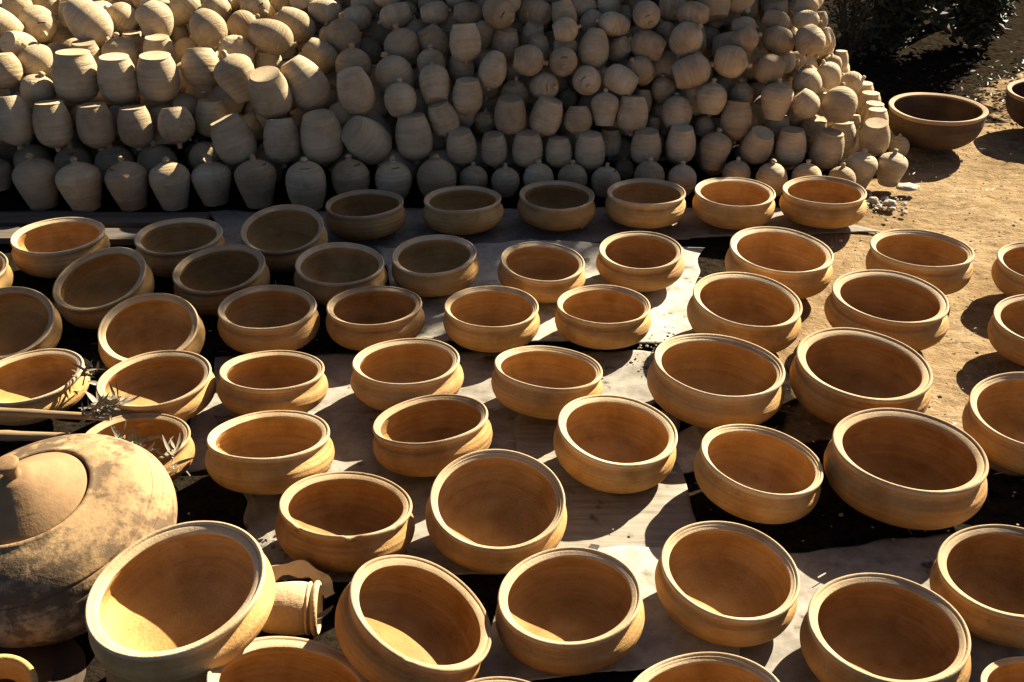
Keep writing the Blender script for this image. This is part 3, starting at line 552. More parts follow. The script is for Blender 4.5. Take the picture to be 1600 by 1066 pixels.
 (7, 'e', 1.18, 4.446, 0.558, 0.98, -0.2, -0.05, 0.1, 0.25, 0.96, 0.08, 1259),
 (7, 'b', 1.192, 4.518, 0.598, 0.72, -0.04, 0.69, -0.65, 0.32, 0.69, 0.088, 1259),
 (7, 'b', 1.18, 4.616, 0.59, 0.66, -0.01, 0.75, 0.71, -0.31, -0.63, 0.067, 1246),
 (7, 'b', 1.251, 4.481, 0.55, 0.13, -0.18, -0.98, 0.96, -0.22, 0.17, 0.057, 1283),
]
ROWN = {1: 'bottom front row of the stack', 2: 'row half hidden behind the bottom row', 3: 'second row up of the stack', 4: 'third row up of the stack', 5: 'fourth row up', 6: 'fifth row up', 7: 'highest row in view'}
SIDE = ('sunlit left part', 'shaded middle part', 'right end')
groups = {}
for b in BANKS:
    part = 0 if b[0] < 5 else (0 if b[2] < -.55 else 1 if b[2] < .62 else 2)
    groups.setdefault((b[0], part), []).append(b)
bank_spheres = []
for (row, part), items in groups.items():
    items.sort(key=lambda b: b[12])
    for i, b in enumerate(items):
        _, kind, x, y, z, ax, ay, az, sx, sy, sz, D, _u = b
        view = Vector((-x, -y, 1.55 - z)).normalized().dot(Vector((ax, ay, az)))
        pose = 'knob-out' if view > .6 else 'upright' if az > .75 else 'upside-down' if az < -.7 else 'leaning' if abs(az) > .45 else 'tipped-over'
        if kind == 'h': lab = 'pale clay coin bank with a large hole broken in its side'
        else:
            lab = '%s clay coin bank, %s from left in the %s' % (pose, ORD[i], ROWN[row])
            if row >= 5: lab += ', ' + SIDE[part]
        root = empty('coin_bank', (x, y, z)); root.rotation_mode = 'QUATERNION'
        root.rotation_quaternion = frame_of((ax, ay, az), (sx, sy, sz)).to_quaternion(); root.scale = (D, D, D)
        tag(root, lab, 'coin bank', 'clay coin banks piled in the stack')
        k = (i * 7 + row) % 3 if kind != 'h' else 0; tone = random.random()
        body, slot = bank_mesh[kind, k]
        link('body', body, root, tone); kn = link('knob', knob_mesh[(i + row) % 3], root, tone); kn.location = (0, 0, TOP[kind] * .985)
        if slot: link('coin_slot', slot, root, tone)
        bank_spheres.append((Vector((x, y, z)), D * .55))

# the inside and the unseen top of the heap
def yfront(x): return 3.86 + (x + 1.7) * .076 + (1.2 * (x - 1.42) if x > 1.42 else 0)
def ridge(x): return .56 if x < -.75 else min(1.05, .56 + (x + .75) * .7)
def ysurf(x, z):
    z = max(z - .08, 0); k = min(1, max(0, (x + .9) / .9)); z1 = .28 + .14 * k; gq = .5 * min(z, z1)
    if z > z1: gq += (z - z1) * ((1 - k) * 2.4 + k * .95)
    return yfront(x) + gq
rnd = random.Random(11); fill = []; cell = {}
def near_ok(p, r, fr=.93):
    ci = (int(p.x // .2), int(p.y // .2), int(p.z // .2))
    for a in (-1, 0, 1):
        for b in (-1, 0, 1):
            for c in (-1, 0, 1):
                for q, rq in cell.get((ci[0] + a, ci[1] + b, ci[2] + c), ()):
                    if (p - q).length < (r + rq) * (fr if len(q) == 3 and q.x in fx_ else .95): return False
    return True
def put(p, r): cell.setdefault((int(p.x // .2), int(p.y // .2), int(p.z // .2)), []).append((p, r))
fx_ = set()
for p, r in bank_spheres: put(p, r)
for t in range(90000):
    x = rnd.uniform(-2.7, 1.5); z = rnd.uniform(.06, 1.9)
    if z > ridge(x) + .05 or x > 1.50 - .42 * z: continue
    y0 = ysurf(x, z); back = 5.2 + .45 * z if x < 0 else 5.9 - .1 * z
    y = y0 + rnd.uniform(.09 if y0 < 4.75 else -.02, .62)
    if y > back: continue
    r = rnd.uniform(.058, .074); p = Vector((x, y, max(z, r)))
    if near_ok(p, r * 1.05, .74): put(p, r * 1.05); fx_.add(p.x); fill.append((p, r))
for t in range(30000):          # the far slope
    x = rnd.uniform(-2.7, 1.3); y = rnd.uniform(4.6, 6.9)
    top = ridge(x); yr = ysurf(x, top)
    if y < yr: continue
    z = top - (y - yr) * .9 - rnd.uniform(0, .12)
    if z < .06 or x > 1.50 - .42 * z: continue
    r = rnd.uniform(.058, .074); p = Vector((x, y, z))
    if near_ok(p, r * 1.05, .74): put(p, r * 1.05); fx_.add(p.x); fill.append((p, r))
tmpl = []
for kind in 'bts':
    tmpl.append(lathe([(max(0, r), z) for r, z in PROF[kind][:-1] + [(.085, PROF[kind][-1][1] + .02), (.09, PROF[kind][-1][1] + .09), (0, PROF[kind][-1][1] + .14)]], 18))
V, F = [], []
for p, r in fill:
    tv, tf = rnd.choice(tmpl); ax = Vector((rnd.gauss(0, 1), rnd.gauss(0, 1), rnd.gauss(0, 1.3))).normalized()
    mt = frame_of(ax, (.3, .8, .1)); s = r * 2; n = len(V)
    V += [p + mt @ (Vector(v) * s) for v in tv]; F += [tuple(n + i for i in f) for f in tf]
o = link('coin_bank_heap', mesh('coin_bank_heap', V, F, M['bank']), None, .5); o['kind'] = 'stuff'
tag(o, 'pale clay coin banks filling the inside and top of the stack', 'coin banks')

# ------------------------------------------------------------------ bowls
RIM = [(.965, -.105), (.985, -.085), (1.002, -.055), (1.004, -.025), (.992, -.004), (.975, 0), (.958, -.012), (.946, -.030), (.932, -.030), (.905, -.046), (.880, -.062), (.868, -.074), (.872, -.092), (.90, -.12)]
OUT = [(.93, -.075), (.962, -.10), (.952, -.145), (.962, -.185), (.995, -.225), (1.012, -.255), (1.040, -.31), (1.052, -.38), (1.045, -.46), (1.0, -.57), (.92, -.665), (.78, -.745), (.6, -.80), (.42, -.832), (.2, -.84), (0, -.84)]
INN = [(0, -.782), (.25, -.778), (.5, -.755), (.72, -.70), (.87, -.61), (.955, -.50), (.98, -.40), (.955, -.28), (.90, -.16), (.882, -.095), (.90, -.078)]
BRIM = [(.985, -.10), (1.0, -.06), (1.012, -.025), (1.0, -.004), (.98, 0), (.955, -.008), (.925, -.022), (.91, -.036), (.915, -.06), (.93, -.09)]
BOUT = [(.95, -.05), (.988, -.09), (.99, -.16), (.985, -.28), (.955, -.42), (.89, -.56), (.77, -.69), (.62, -.79), (.45, -.85), (.2, -.87), (0, -.87)]
BINN = [(0, -.81), (.3, -.80), (.55, -.74), (.74, -.63), (.85, -.50), (.91, -.35), (.935, -.2), (.93, -.09), (.94, -.06)]
def bowl_meshes(k, rim, out, inn, mats, chips=(), deep=1.0):
    rnd = random.Random(100 + k); p1, p2, p3 = (rnd.uniform(0, 6.28) for _ in range(3)); a1 = rnd.uniform(.005, .020); a2 = rnd.uniform(.002, .006)
    fl = rnd.uniform(-.03, .03); nk = rnd.uniform(-.018, .016); bb = rnd.uniform(-.02, .022); dz = rnd.uniform(.955, 1.0) * deep; rw = rnd.uniform(-.022, .018); ph = rnd.uniform(0, 6.28); fr = rnd.uniform(42, 70)
    def vary(pts, outer):
        o_ = []
        for r, z in pts:
            if z < -.12: z = -.12 + (z + .12) * dz
            if -.22 < z < -.10 and outer: r += nk
            if -.62 < z < -.22: r += bb * math.sin(math.pi * (z + .62) / .4)
            o_.append((r, z))
        return o_
    def ridges(pts, a): return [(r + a * math.sin(z * fr + ph) * (1 if -.78 < z < -.2 else 0), z) for r, z in pts]
    out = vary(out, True); inn = vary(inn, False); rim = [(r + (rw if r < .93 else 0), z * (1 + rw * 6)) for r, z in rim]; inn = [(r + (rw if z > -.2 else 0), z) for r, z in inn]
    def wob(r, z, t):
        d = r * (1 + a1 * math.sin(2 * t + p1) + a2 * math.sin(3 * t + p2)) if r > .3 else r
        zz = z + .008 * math.sin(2 * t + p3) * r + .003 * math.sin(5 * t + p1) * r
        d *= 1 + fl * max(0, -z) * max(0, 1 + z)
        for ct, cw, cd in chips:
            q = (t - ct + math.pi) % (2 * math.pi) - math.pi
            if abs(q) < cw and z > -.07 and r > .86:
                f = (1 - (q / cw) ** 2) * cd * (1 if r > .93 else .4); zz -= f * .9; d -= f * (.5 if r > .95 else -.2)
        return d, zz
    sg = 128
    V, F = lathe(spline(rim, 3)[:-1] + [rim[-1]], sg, closed=True, wob=wob); rm = mesh('rim', V, F, mats[1])
    V, F = lathe(ridges(spline(out, 6), .0022), sg, wob=wob); V2, F2 = lathe(ridges(spline(inn, 6), .0018), sg, wob=wob); n = len(V)
    bd = mesh('body', V + V2, F + [tuple(n + i for i in f) for f in F2], mats[0])
    for m_ in (rm, bd):
        bm = bmesh.new(); bm.from_mesh(m_); bmesh.ops.recalc_face_normals(bm, faces=bm.faces); bm.to_mesh(m_); bm.free()
    return bd, rm
BM_ = [bowl_meshes(k, RIM, OUT, INN, (M['bowl'], M['bowl_rim'])) for k in range(14)]
CHIP = bowl_meshes(9, RIM, OUT, INN, (M['bowl'], M['bowl_rim']), chips=((-1.35, .10, .06), (-2.25, .09, .045), (-.62, .05, .02)))
CHIP2 = bowl_meshes(10, RIM, OUT, INN, (M['bowl'], M['bowl_rim']), chips=((.9, .05, .03),))
SHALLOW = bowl_meshes(12, RIM, OUT, INN, (M['bowl'], M['bowl_rim']), deep=.80)
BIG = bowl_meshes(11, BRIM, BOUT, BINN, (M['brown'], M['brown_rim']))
# id: rim centre, rim normal, rim radius
BOWLS = {
 0: (-1.6974, 3.0538, 0.1111, 0.0531, -0.1096, 0.9926, 0.1277),
 1: (-1.4903, 3.2929, 0.1212, -0.0023, -0.0236, 0.9997, 0.1443),
 2: (-1.0953, 3.2953, 0.1184, -0.0083, -0.0225, 0.9997, 0.1409),
 3: (-0.7632, 3.3391, 0.1244, -0.0329, -0.2108, 0.977, 0.1382),
 4: (-1.2358, 2.9421, 0.1307, -0.1108, -0.291, 0.9503, 0.1394),
 5: (-0.9007, 3.0347, 0.1217, -0.0448, -0.1206, 0.9917, 0.1396),
 6: (-1.4081, 2.6664, 0.1288, 0.0605, -0.417, 0.9069, 0.1297),
 7: (-1.0016, 2.6389, 0.1263, 0.0453, -0.3474, 0.9366, 0.1325),
 8: (-0.7026, 2.784, 0.117, 0.0116, -0.0043, 0.9999, 0.1393),
 9: (-1.2441, 2.4042, 0.1144, -0.0332, -0.0007, 0.9994, 0.1358),
 10: (-0.9131, 2.3859, 0.118, -0.0107, -0.0028, 0.9999, 0.1404),
 11: (-0.621, 2.4304, 0.1162, 0.0307, 0.1362, 0.9902, 0.1329),
 12: (-0.5186, 3.5824, 0.1163, -0.0281, 0.0298, 0.9992, 0.1377),
 13: (-0.1759, 3.6284, 0.1154, -0.0234, 0.0397, 0.9989, 0.1363),
 14: (0.1618, 3.6672, 0.1147, 0.0161, -0.007, 0.9998, 0.1365),
 15: (0.4833, 3.6847, 0.1198, 0.0001, 0.0392, 0.9992, 0.1419),
 16: (0.8024, 3.6865, 0.119, -0.0023, -0.014, 0.9999, 0.1417),
 17: (1.1249, 3.692, 0.1223, -0.0277, 0.0123, 0.9995, 0.1454),
 18: (-0.537, 3.0832, 0.1161, 0.0252, -0.0782, 0.9966, 0.1352),
 19: (-0.2476, 3.1519, 0.1152, -0.051, -0.0642, 0.9966, 0.1342),
 20: (0.0964, 3.1053, 0.1124, 0.0552, -0.0674, 0.9962, 0.1307),
 21: (0.4118, 3.1909, 0.1129, -0.0322, -0.0552, 0.998, 0.1325),
 22: (-0.3984, 2.8019, 0.1136, -0.0051, 0.029, 0.9996, 0.1351),
 23: (-0.0594, 2.7963, 0.1129, 0.0056, 0.0017, 1.0, 0.1345),
 24: (0.2657, 2.8077, 0.113, 0.0141, 0.0322, 0.9994, 0.134),
 25: (-0.2774, 2.4703, 0.1195, -0.02, 0.0714, 0.9972, 0.1396),
 26: (0.0948, 2.4351, 0.1218, 0.0787, 0.1174, 0.99, 0.1391),
 27: (-0.5677, 2.1182, 0.1247, -0.0009, 0.1767, 0.9843, 0.141),
 28: (-0.8843, 2.1275, 0.1078, 0.0315, 0.0897, 0.9955, 0.125),
 29: (-0.1955, 2.1877, 0.1225, -0.0905, 0.1478, 0.9849, 0.1387),
 30: (0.2491, 2.1448, 0.1221, 0.0927, -0.045, 0.9947, 0.1411),
 31: (-0.3527, 1.8588, 0.1223, 0.0821, 0.1354, 0.9874, 0.139),
 32: (-0.0298, 1.8686, 0.1288, 0.0646, -0.2134, 0.9748, 0.1425),
 33: (-0.1631, 1.511, 0.1428, 0.4343, 0.0451, 0.8996, 0.1427),
 34: (0.1098, 1.586, 0.1152, -0.0433, -0.0083, 0.999, 0.1362),
 35: (-0.3693, 1.3344, 0.136, 0.2476, 0.1977, 0.9485, 0.1448),
 36: (-0.5913, 1.4675, 0.2414, -0.08, -0.13, 0.9883, 0.1554),
 37: (0.3256, 1.3168, 0.1227, -0.1204, 0.191, 0.9742, 0.1355),
 38: (0.4298, 1.6568, 0.117, 0.0677, -0.089, 0.9937, 0.1349),
 39: (0.6909, 1.4967, 0.1196, -0.0262, -0.0094, 0.9996, 0.1423),
 40: (0.5665, 2.0279, 0.12, 0.1243, 0.0, 0.9922, 0.1378),
 41: (0.8999, 2.0353, 0.1413, 0.0194, 0.0038, 0.9998, 0.1682),
 42: (0.9829, 1.6522, 0.117, -0.0643, -0.0266, 0.9976, 0.1369),
 43: (1.2649, 2.2182, 0.1301, -0.0583, -0.1151, 0.9916, 0.1492),
 44: (1.4992, 2.6978, 0.1194, -0.0261, -0.0845, 0.9961, 0.1388),
 45: (1.6585, 3.0793, 0.1191, -0.0068, -0.0497, 0.9987, 0.1404),
 46: (0.5328, 2.413, 0.1432, 0.0814, 0.0145, 0.9966, 0.1667),
 47: (0.9037, 2.4159, 0.1439, 0.0341, -0.0669, 0.9972, 0.1681),
 48: (0.6771, 2.7951, 0.1366, 0.0762, -0.0506, 0.9958, 0.1586),
 49: (1.0937, 2.8152, 0.1368, 0.0323, -0.0462, 0.9984, 0.161),
 50: (0.8502, 3.1441, 0.1356, 0.0394, -0.0594, 0.9975, 0.1586),
 51: (1.2989, 3.1589, 0.1341, 0.0059, 0.0343, 0.9994, 0.1592),
 52: (1.8209, 4.5539, 0.1666, -0.0102, -0.0297, 0.9995, 0.198),
 53: (0.9217, 1.3966, 0.0747, -0.1658, 0.1868, 0.9683, 0.0817),
 55: (-0.0214, 1.2885, 0.1042, 0.0079, 0.171, 0.9852, 0.118),
 54: (2.41, 4.76, 0.175, -0.02, -0.03, 1.0, 0.2),
 56: (-0.6113000000000001, 1.4775, 0.004, 0.03, 0.02, -1.0, 0.125),
}
BOWLS = {k: (v[0], v[1], v[2] + .005, *v[3:]) for k, v in BOWLS.items()}
BL = {
 1: 'tan bowl at far left of the back rows, beside the planks', 2: 'shaded bowl, second from left in the row before the stack', 3: 'shaded bowl tilted forward, third from left below the stack',
 4: 'bowl tipped far forward behind the leaning bowls at left', 5: 'shaded bowl just right of the forward tipped one', 6: 'deeply tilted bowl cut by the left edge, sunlit right flank',
 7: 'leaning bowl with dark inside behind the leaf-strewn bowl at left', 8: 'half shaded bowl, second from left of the fourth row', 9: 'bowl at left edge with a dry twig on its rim',
 10: 'bowl with a sunlit wedge inside, behind the lidded jar', 11: 'level bowl right of the one with the sunlit wedge', 12: 'leftmost bowl standing on the burlap against the stack',
 13: 'second bowl from left on the burlap, fully shaded', 14: 'third bowl from left on the burlap, light on its flank', 15: 'fourth bowl from left on the burlap', 16: 'fifth bowl from left on the burlap, dark inside',
 17: 'rightmost bowl on the burlap, at the corner of the stack', 18: 'shaded bowl in second row, left of the pale paper sheet', 19: 'shaded bowl at left edge of the pale paper sheet', 20: 'sunlit bowl on the curled edge of the pale paper sheet',
 21: 'bowl at right back corner of the pale paper sheet', 22: 'bowl with shaded inside at front left of the pale paper sheet', 23: 'bowl at the front edge of the pale paper sheet, middle', 24: 'bowl at the front right of the pale paper sheet',
 25: 'bowl on the grey cardboard in the middle, left of two', 26: 'bowl on the grey cardboard in the middle, right of two', 27: 'bowl left of centre with a broad sunlit right flank', 28: 'half hidden bowl right behind the lidded jar with dry leaves on it',
 29: 'bowl in the centre, leaning away behind the round tipped one', 30: 'bowl on the fibrous board, right of centre', 31: 'bowl with a chipped rim left of centre', 32: 'bowl tipped forward in the centre showing its round mouth',
 33: 'front bowl tilted right with sunlight on its inner floor', 34: 'front centre bowl right of the tilted sunlit one', 35: 'bowl cut by the bottom edge, beside the big leaning bowl', 36: 'big leaning bowl at front left with sunlit inner wall',
 37: 'bowl cut by the bottom edge, right of centre', 38: 'front bowl on the cardboard edge, right of centre', 39: 'large front bowl at lower right, foremost on the cardboard', 40: 'smaller bowl tilted right on black soil',
 41: 'widest bowl on black soil at right', 42: 'bowl cut by the right edge at lower right, behind the small one', 43: 'bowl cut by right edge, nearest on the sand', 44: 'bowl cut by right edge, middle one on the sand', 45: 'bowl cut by right edge, farthest of three on the sand',
 46: 'wide bowl between the torn paper and the sand', 47: 'wide bowl on sand in the third row from back, rightmost column', 48: 'wide bowl right of the pale paper sheet', 49: 'wide bowl with very dark inside on the sand', 50: 'wide bowl half shaded before the stack corner', 51: 'wide bowl on bright sand nearest the stack corner',
 52: 'large brown basin standing alone on the sand behind the stack', 53: 'small bowl cut by the bottom right corner', 54: 'dark brown basin cut by the right edge at the back', 55: 'bowl at the bottom edge, only its rim showing', 0: 'sliver of a bowl at the left edge, uppermost there', 56: 'upside-down bowl propping the big leaning bowl at front left'}
random.seed(5)
for k, (x, y, z, nx_, ny_, nz_, rr) in BOWLS.items():
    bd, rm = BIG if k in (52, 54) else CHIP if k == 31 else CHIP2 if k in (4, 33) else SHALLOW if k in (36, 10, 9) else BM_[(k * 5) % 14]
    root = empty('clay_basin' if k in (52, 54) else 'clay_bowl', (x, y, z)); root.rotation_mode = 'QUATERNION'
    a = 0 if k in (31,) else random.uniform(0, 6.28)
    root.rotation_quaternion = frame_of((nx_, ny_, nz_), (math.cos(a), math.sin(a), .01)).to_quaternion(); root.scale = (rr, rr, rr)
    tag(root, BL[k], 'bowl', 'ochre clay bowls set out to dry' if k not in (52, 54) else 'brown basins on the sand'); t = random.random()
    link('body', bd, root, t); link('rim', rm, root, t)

# ------------------------------------------------------------------ lidded jar at the left
def lathe_obj(name, prof, seg, mat, parent=None, tone=.5, n=4, wob=None, closed=False):
    V, F = lathe(spline(prof, n) if n else prof, seg, wob=wob, closed=closed); me = mesh(name, V, F, mat)
    bm = bmesh.new(); bm.from_mesh(me); bmesh.ops.recalc_face_normals(bm, faces=bm.faces); bm.to_mesh(me); bm.free()
    return link(name, me, parent, tone)
jar = empty('lidded_jar', (-.905, 1.745, .0)); jar.rotation_euler = (R(10), R(-10), R(10)); jar.scale = (.91, .91, .86); jar.location.z = .03
tag(jar, 'big weathered round jar with dirty shoulder and cone lid at left', 'jar')
lathe_obj('body', [(0, 0), (.12, 0), (.165, .012), (.232, .055), (.265, .105), (.272, .14), (.269, .168), (.262, .184), (.2575, .187), (.2565, .195), (.247, .211), (.2435, .213), (.241, .221), (.215, .248), (.18, .268), (.150, .278), (.140, .284), (.132, .283), (.128, .272), (.11, .268)], 128, M['jar'], jar, .6,
          wob=lambda r, z, t: (r * (1 + .008 * math.sin(2 * t) + .003 * math.sin(5 * t)), z + .004 * math.sin(3 * t)))
lid = lathe_obj('lid', [(.122, .270), (.127, .278), (.124, .285), (.10, .303), (.07, .326), (.045, .344), (.028, .354), (0, .358)], 96, M['lid'], jar, .5, wob=lambda r, z, t: (r, z + .003 * math.sin(2 * t) * r * 8))
lathe_obj('lid_knob', [(.020, .350), (.016, .362), (.019, .378), (.025, .387), (.021, .395), (0, .397)], 24, M['lid'], lid, .6)

# ------------------------------------------------------------------ bamboo poles, cup, handle and other things at the left
def tube(pts, rads, seg=12, cap=True):
    V, F = [], []; n = len(pts)
    for i, p in enumerate(pts):
        d = (Vector(pts[min(i + 1, n - 1)]) - Vector(pts[max(i - 1, 0)])).normalized(); u = d.cross(Vector((0, 0, 1)))
        u = u.normalized() if u.length > .05 else Vector((1, 0, 0)); v = u.cross(d)
        for k in range(seg):
            t = 2 * math.pi * k / seg; V.append(Vector(p) + (u * math.cos(t) + v * math.sin(t)) * rads[i])
    for i in range(n - 1):
        for k in range(seg): F.append((i * seg + k, i * seg + (k + 1) % seg, (i + 1) * seg + (k + 1) % seg, (i + 1) * seg + k))
    if cap: F.append(tuple(range(seg))); F.append(tuple((n - 1) * seg + k for k in reversed(range(seg))))
    return V, F
for i, (a, b, r0, r1, lab) in enumerate((((-1.72, 2.13, .215), (-.93, 2.12, .172), .015, .008, 'upper tan bamboo pole lying behind the lidded jar'), ((-1.72, 2.05, .185), (-.98, 2.07, .150), .017, .010, 'lower tan bamboo pole lying behind the lidded jar'))):
    A, B_ = Vector(a), Vector(b); nn = 26; pts = [A.lerp(B_, k / nn) for k in range(nn + 1)]
    rad = [(r0 + (r1 - r0) * k / nn) * (1.14 if k % 8 == 4 else 1) for k in range(nn + 1)]
    V, F = tube([p - A for p in pts], rad, 16); o = link('bamboo_pole', mesh('bamboo_pole', V, F, M['bamboo'])); o.location = A; tag(o, lab, 'pole')
cup = empty('clay_cup', (-.435, 1.62, .050)); cup.rotation_euler = (R(4), R(92), R(6)); tag(cup, 'small ridged clay cup lying on its side beside the big leaning bowl', 'cup')
lathe_obj('body', [(0, -.062), (.03, -.062), (.045, -.05), (.050, -.02), (.052, .01), (.050, .03), (.043, .034), (.040, .03), (.042, -.03), (.02, -.05), (0, -.05)], 64, M['bowl_rim'], cup, .7)
rm = lathe_obj('rim', [(.046, .030), (.050, .032), (.052, .037), (.046, .041), (.052, .045), (.054, .051), (.049, .056), (.043, .054), (.041, .045), (.041, .033)], 64, M['bowl_rim'], cup, .7, closed=True)
# broken strap handle
pts = [(-.50, 1.67, .075), (-.47, 1.685, .088), (-.43, 1.69, .090), (-.400, 1.684, .084), (-.378, 1.672, .066), (-.366, 1.662, .045)]
pts = spline(pts, 4); c0 = Vector(pts[0]); V, F = [], []
for i, p in enumerate(pts):
    d = (Vector(pts[min(i + 1, len(pts) - 1)]) - Vector(pts[max(i - 1, 0)])).normalized(); u = d.cross(Vector((.2, -.73, .66))).normalized(); v = d.cross(u)
    wv = .014 + .004 * math.sin(i * .9)
    for a, b in ((-1, -1), (1, -1), (1.05, 0), (1, 1), (-1, 1), (-1.05, 0)): V.append(Vector(p) - c0 + u * wv * a + v * .0055 * b)
k6 = 6
F = [(i * k6 + k, i * k6 + (k + 1) % k6, (i + 1) * k6 + (k + 1) % k6, (i + 1) * k6 + k) for i in range(len(pts) - 1) for k in range(k6)] + [tuple(range(5, -1, -1)), tuple((len(pts) - 1) * k6 + k for k in range(6))]
o = link('broken_handle', mesh('broken_handle', V, F, M['bowl_rim'], smooth=False), None, .6); o.location = c0; tag(o, 'broken curved clay handle lying above the small cup', 'pottery handle')
# dark dishes in the lower left corner
dish = empty('dark_dish', (-.97, 1.46, -.03)); dish.rotation_euler = (R(10), R(6), 0); tag(dish, 'dark ridged dish turned over in the lower left shade', 'dish')
lathe_obj('body', [(.165, .0), (.17, .012), (.15, .045), (.147, .052), (.12, .078), (.115, .084), (.08, .100), (.04, .108), (0, .11)], 96, M['dark'], dish, .3)
sc_ = empty('small_cup', (-.895, 1.37, .10)); sc_.rotation_euler = (R(10), R(20), 0); tag(sc_, 'small clay cup with rounded rim cut by the left edge', 'cup')
lathe_obj('body', [(0, -.08), (.03, -.08), (.052, -.05), (.058, -.02), (.058, .0), (.050, .003), (.048, -.02), (.042, -.05), (0, -.065)], 64, M['bowl'], sc_, .4)
lathe_obj('rim', [(.055, -.006), (.061, .0), (.060, .008), (.053, .010), (.048, .004), (.049, -.006)], 64, M['bowl'], sc_, .8, closed=True)
o = lathe_obj('clay_lump', [(0, -.03), (.05, -.025), (.07, .0), (.055, .022), (.02, .03), (0, .031)], 40, M['bowl_rim'], None, .6, wob=lambda r, z, t: (r * (1 + .08 * math.sin(2 * t + 1) + .04 * math.sin(5 * t)), z)); o.location = (-.80, 1.30, .05)
tag(o, 'rounded tan clay lump in the bottom left corner', 'clay lump')

# ------------------------------------------------------------------ plants, litter, stones
def leaf_shape(l, wd, bend):
    V = []; n = 5
    for i in range(n + 1):
        t = i / n; hw = wd * math.sin(math.pi * min(.97, t * .9 + .06)) ; x = l * t; z = bend * l * (t * t) + .0
        V += [(x, -hw, z + .12 * hw), (x, 0, z - .2 * hw), (x, hw, z + .12 * hw)]
    F = []
    for i in range(n):
        for k in range(2): a = i * 3 + k; F.append((a, a + 3, a + 4, a + 1))
    return V, F
leaf_me = [mesh('leaf', *leaf_shape(.032 + .008 * k, .0045 + .0014 * (k % 3), (-.4, .3, -.15, .6)[k]), M['leaf']) for k in range(4)]
def sprig(loc, n, spread, seed, label, sz=1):
    rnd = random.Random(seed); root = empty('dry_sprig', loc); tag(root, label, 'dry leaves', 'dry leaf sprigs'); a0 = rnd.uniform(0, 6.28)
    stem = [Vector((0, 0, 0)) + Vector((math.cos(a0), math.sin(a0), .15)) * spread * t + Vector((0, 0, .012 * math.sin(t * 5))) for t in (0, .25, .5, .75, 1)]
    V, F = tube(stem, [.0022, .002, .0018, .0015, .001], 6); link('stem', mesh('stem', V, F, M['leaf']), root)
    for i in range(n):
        t = rnd.random(); p = stem[min(3, int(t * 4))].lerp(stem[min(3, int(t * 4)) + 1], (t * 4) % 1)
        o = link('leaf', leaf_me[rnd.randrange(4)], root); o.location = p + Vector((rnd.gauss(0, .008), rnd.gauss(0, .008), rnd.uniform(0, .015)))
        o.rotation_euler = (rnd.uniform(-1.2, 1.2), rnd.uniform(-.9, .5), rnd.uniform(0, 6.28)); s = rnd.uniform(.6, 1.2) * sz; o.scale = (s, s, s)
sprig((-.99, 2.09, .172), 60, .11, 1, 'clump of dry curled leaves at the end of the bamboo poles')
sprig((-.90, 2.04, .142), 34, .09, 2, 'sparse dry leaves hanging on the half hidden bowl')
sprig((-1.08, 2.34, .125), 18, .07, 3, 'dry twig with few leaves on the bowl at left edge', .8)
sprig((-.775, 2.05, .118), 16, .06, 6, 'upright dry leaves on the right rim of the half hidden bowl', .8)
for k, (x, y, z, a, tx, lab) in enumerate(((-.52, 1.93, .03, .9, -1.2, 'upright curled dry leaf beside the chipped bowl'), (-.50, 1.88, .012, .2, .1, 'flat pale leaf behind the big leaning bowl'), (-.445, 1.88, .012, 2.4, .2, 'crumpled pale leaf left of the chipped bowl'), (-.36, 1.66, .02, 4.0, .4, 'shredded pale leaf under the broken handle'))):
    o = link('dry_leaf', leaf_me[k % 4]); o.location = (x, y, z); o.rotation_euler = (0, tx, a); o.scale = (1.1, 1.6, 1.1); tag(o, lab, 'leaf')
def bush(loc, n, size, seed, label, mat, cat='shrub', lmin=.02, lmax=.045):
    rnd = random.Random(seed); root = empty('shrub', loc); tag(root, label, cat)
    V, F = [], []; SV, SF = [], []
    for s in range(11):
        a = rnd.uniform(0, 6.28); h = size[2] * rnd.uniform(.7, 1); tip = Vector((math.cos(a) * size[0] * rnd.uniform(.3, .9), math.sin(a) * size[1] * rnd.uniform(.3, .9), h))
        pts = [tip * t + Vector((0, 0, .12 * h * math.sin(math.pi * t))) for t in (0, .25, .5, .75, 1)]
        tv, tf = tube(pts, [.008, .006, .005, .004, .002], 6); k = len(SV); SV += tv; SF += [tuple(i + k for i in f) for f in tf]
        for i in range(n // 11):
            t = rnd.uniform(.1, 1); j = min(3, int(t * 4)); p = pts[j].lerp(pts[j + 1], t * 4 - j) + Vector((rnd.gauss(0, .05), rnd.gauss(0, .05), rnd.gauss(0, .04)))
            if p.z < 0: p.z = .01
            l = rnd.uniform(lmin, lmax); d = Vector((rnd.gauss(0, 1), rnd.gauss(0, 1), rnd.gauss(0, .6))).normalized(); mt = frame_of(Vector((rnd.gauss(0, .6), rnd.gauss(0, .6), 1)), d)
            k = len(V); V += [p + mt @ Vector(q) for q in ((0, 0, 0), (l * .5, -l * .26, .1 * l), (l, 0, 0), (l * .5, l * .26, .1 * l))]; F.append((k, k + 1, k + 2, k + 3))
    link('stems', mesh('stems', SV, SF, M['wood']), root); link('leaves', mesh('leaves', V, F, mat, smooth=False), root)
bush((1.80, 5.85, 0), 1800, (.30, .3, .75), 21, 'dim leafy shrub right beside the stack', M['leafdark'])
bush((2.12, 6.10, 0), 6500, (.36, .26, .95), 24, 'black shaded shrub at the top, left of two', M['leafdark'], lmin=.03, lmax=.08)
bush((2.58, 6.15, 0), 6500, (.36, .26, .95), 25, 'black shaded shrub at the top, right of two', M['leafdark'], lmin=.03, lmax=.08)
bush((3.02, 5.75, 0), 1500, (.34, .3, .7), 22, 'sunlit dry shrub at the upper right edge', M['leaf'])
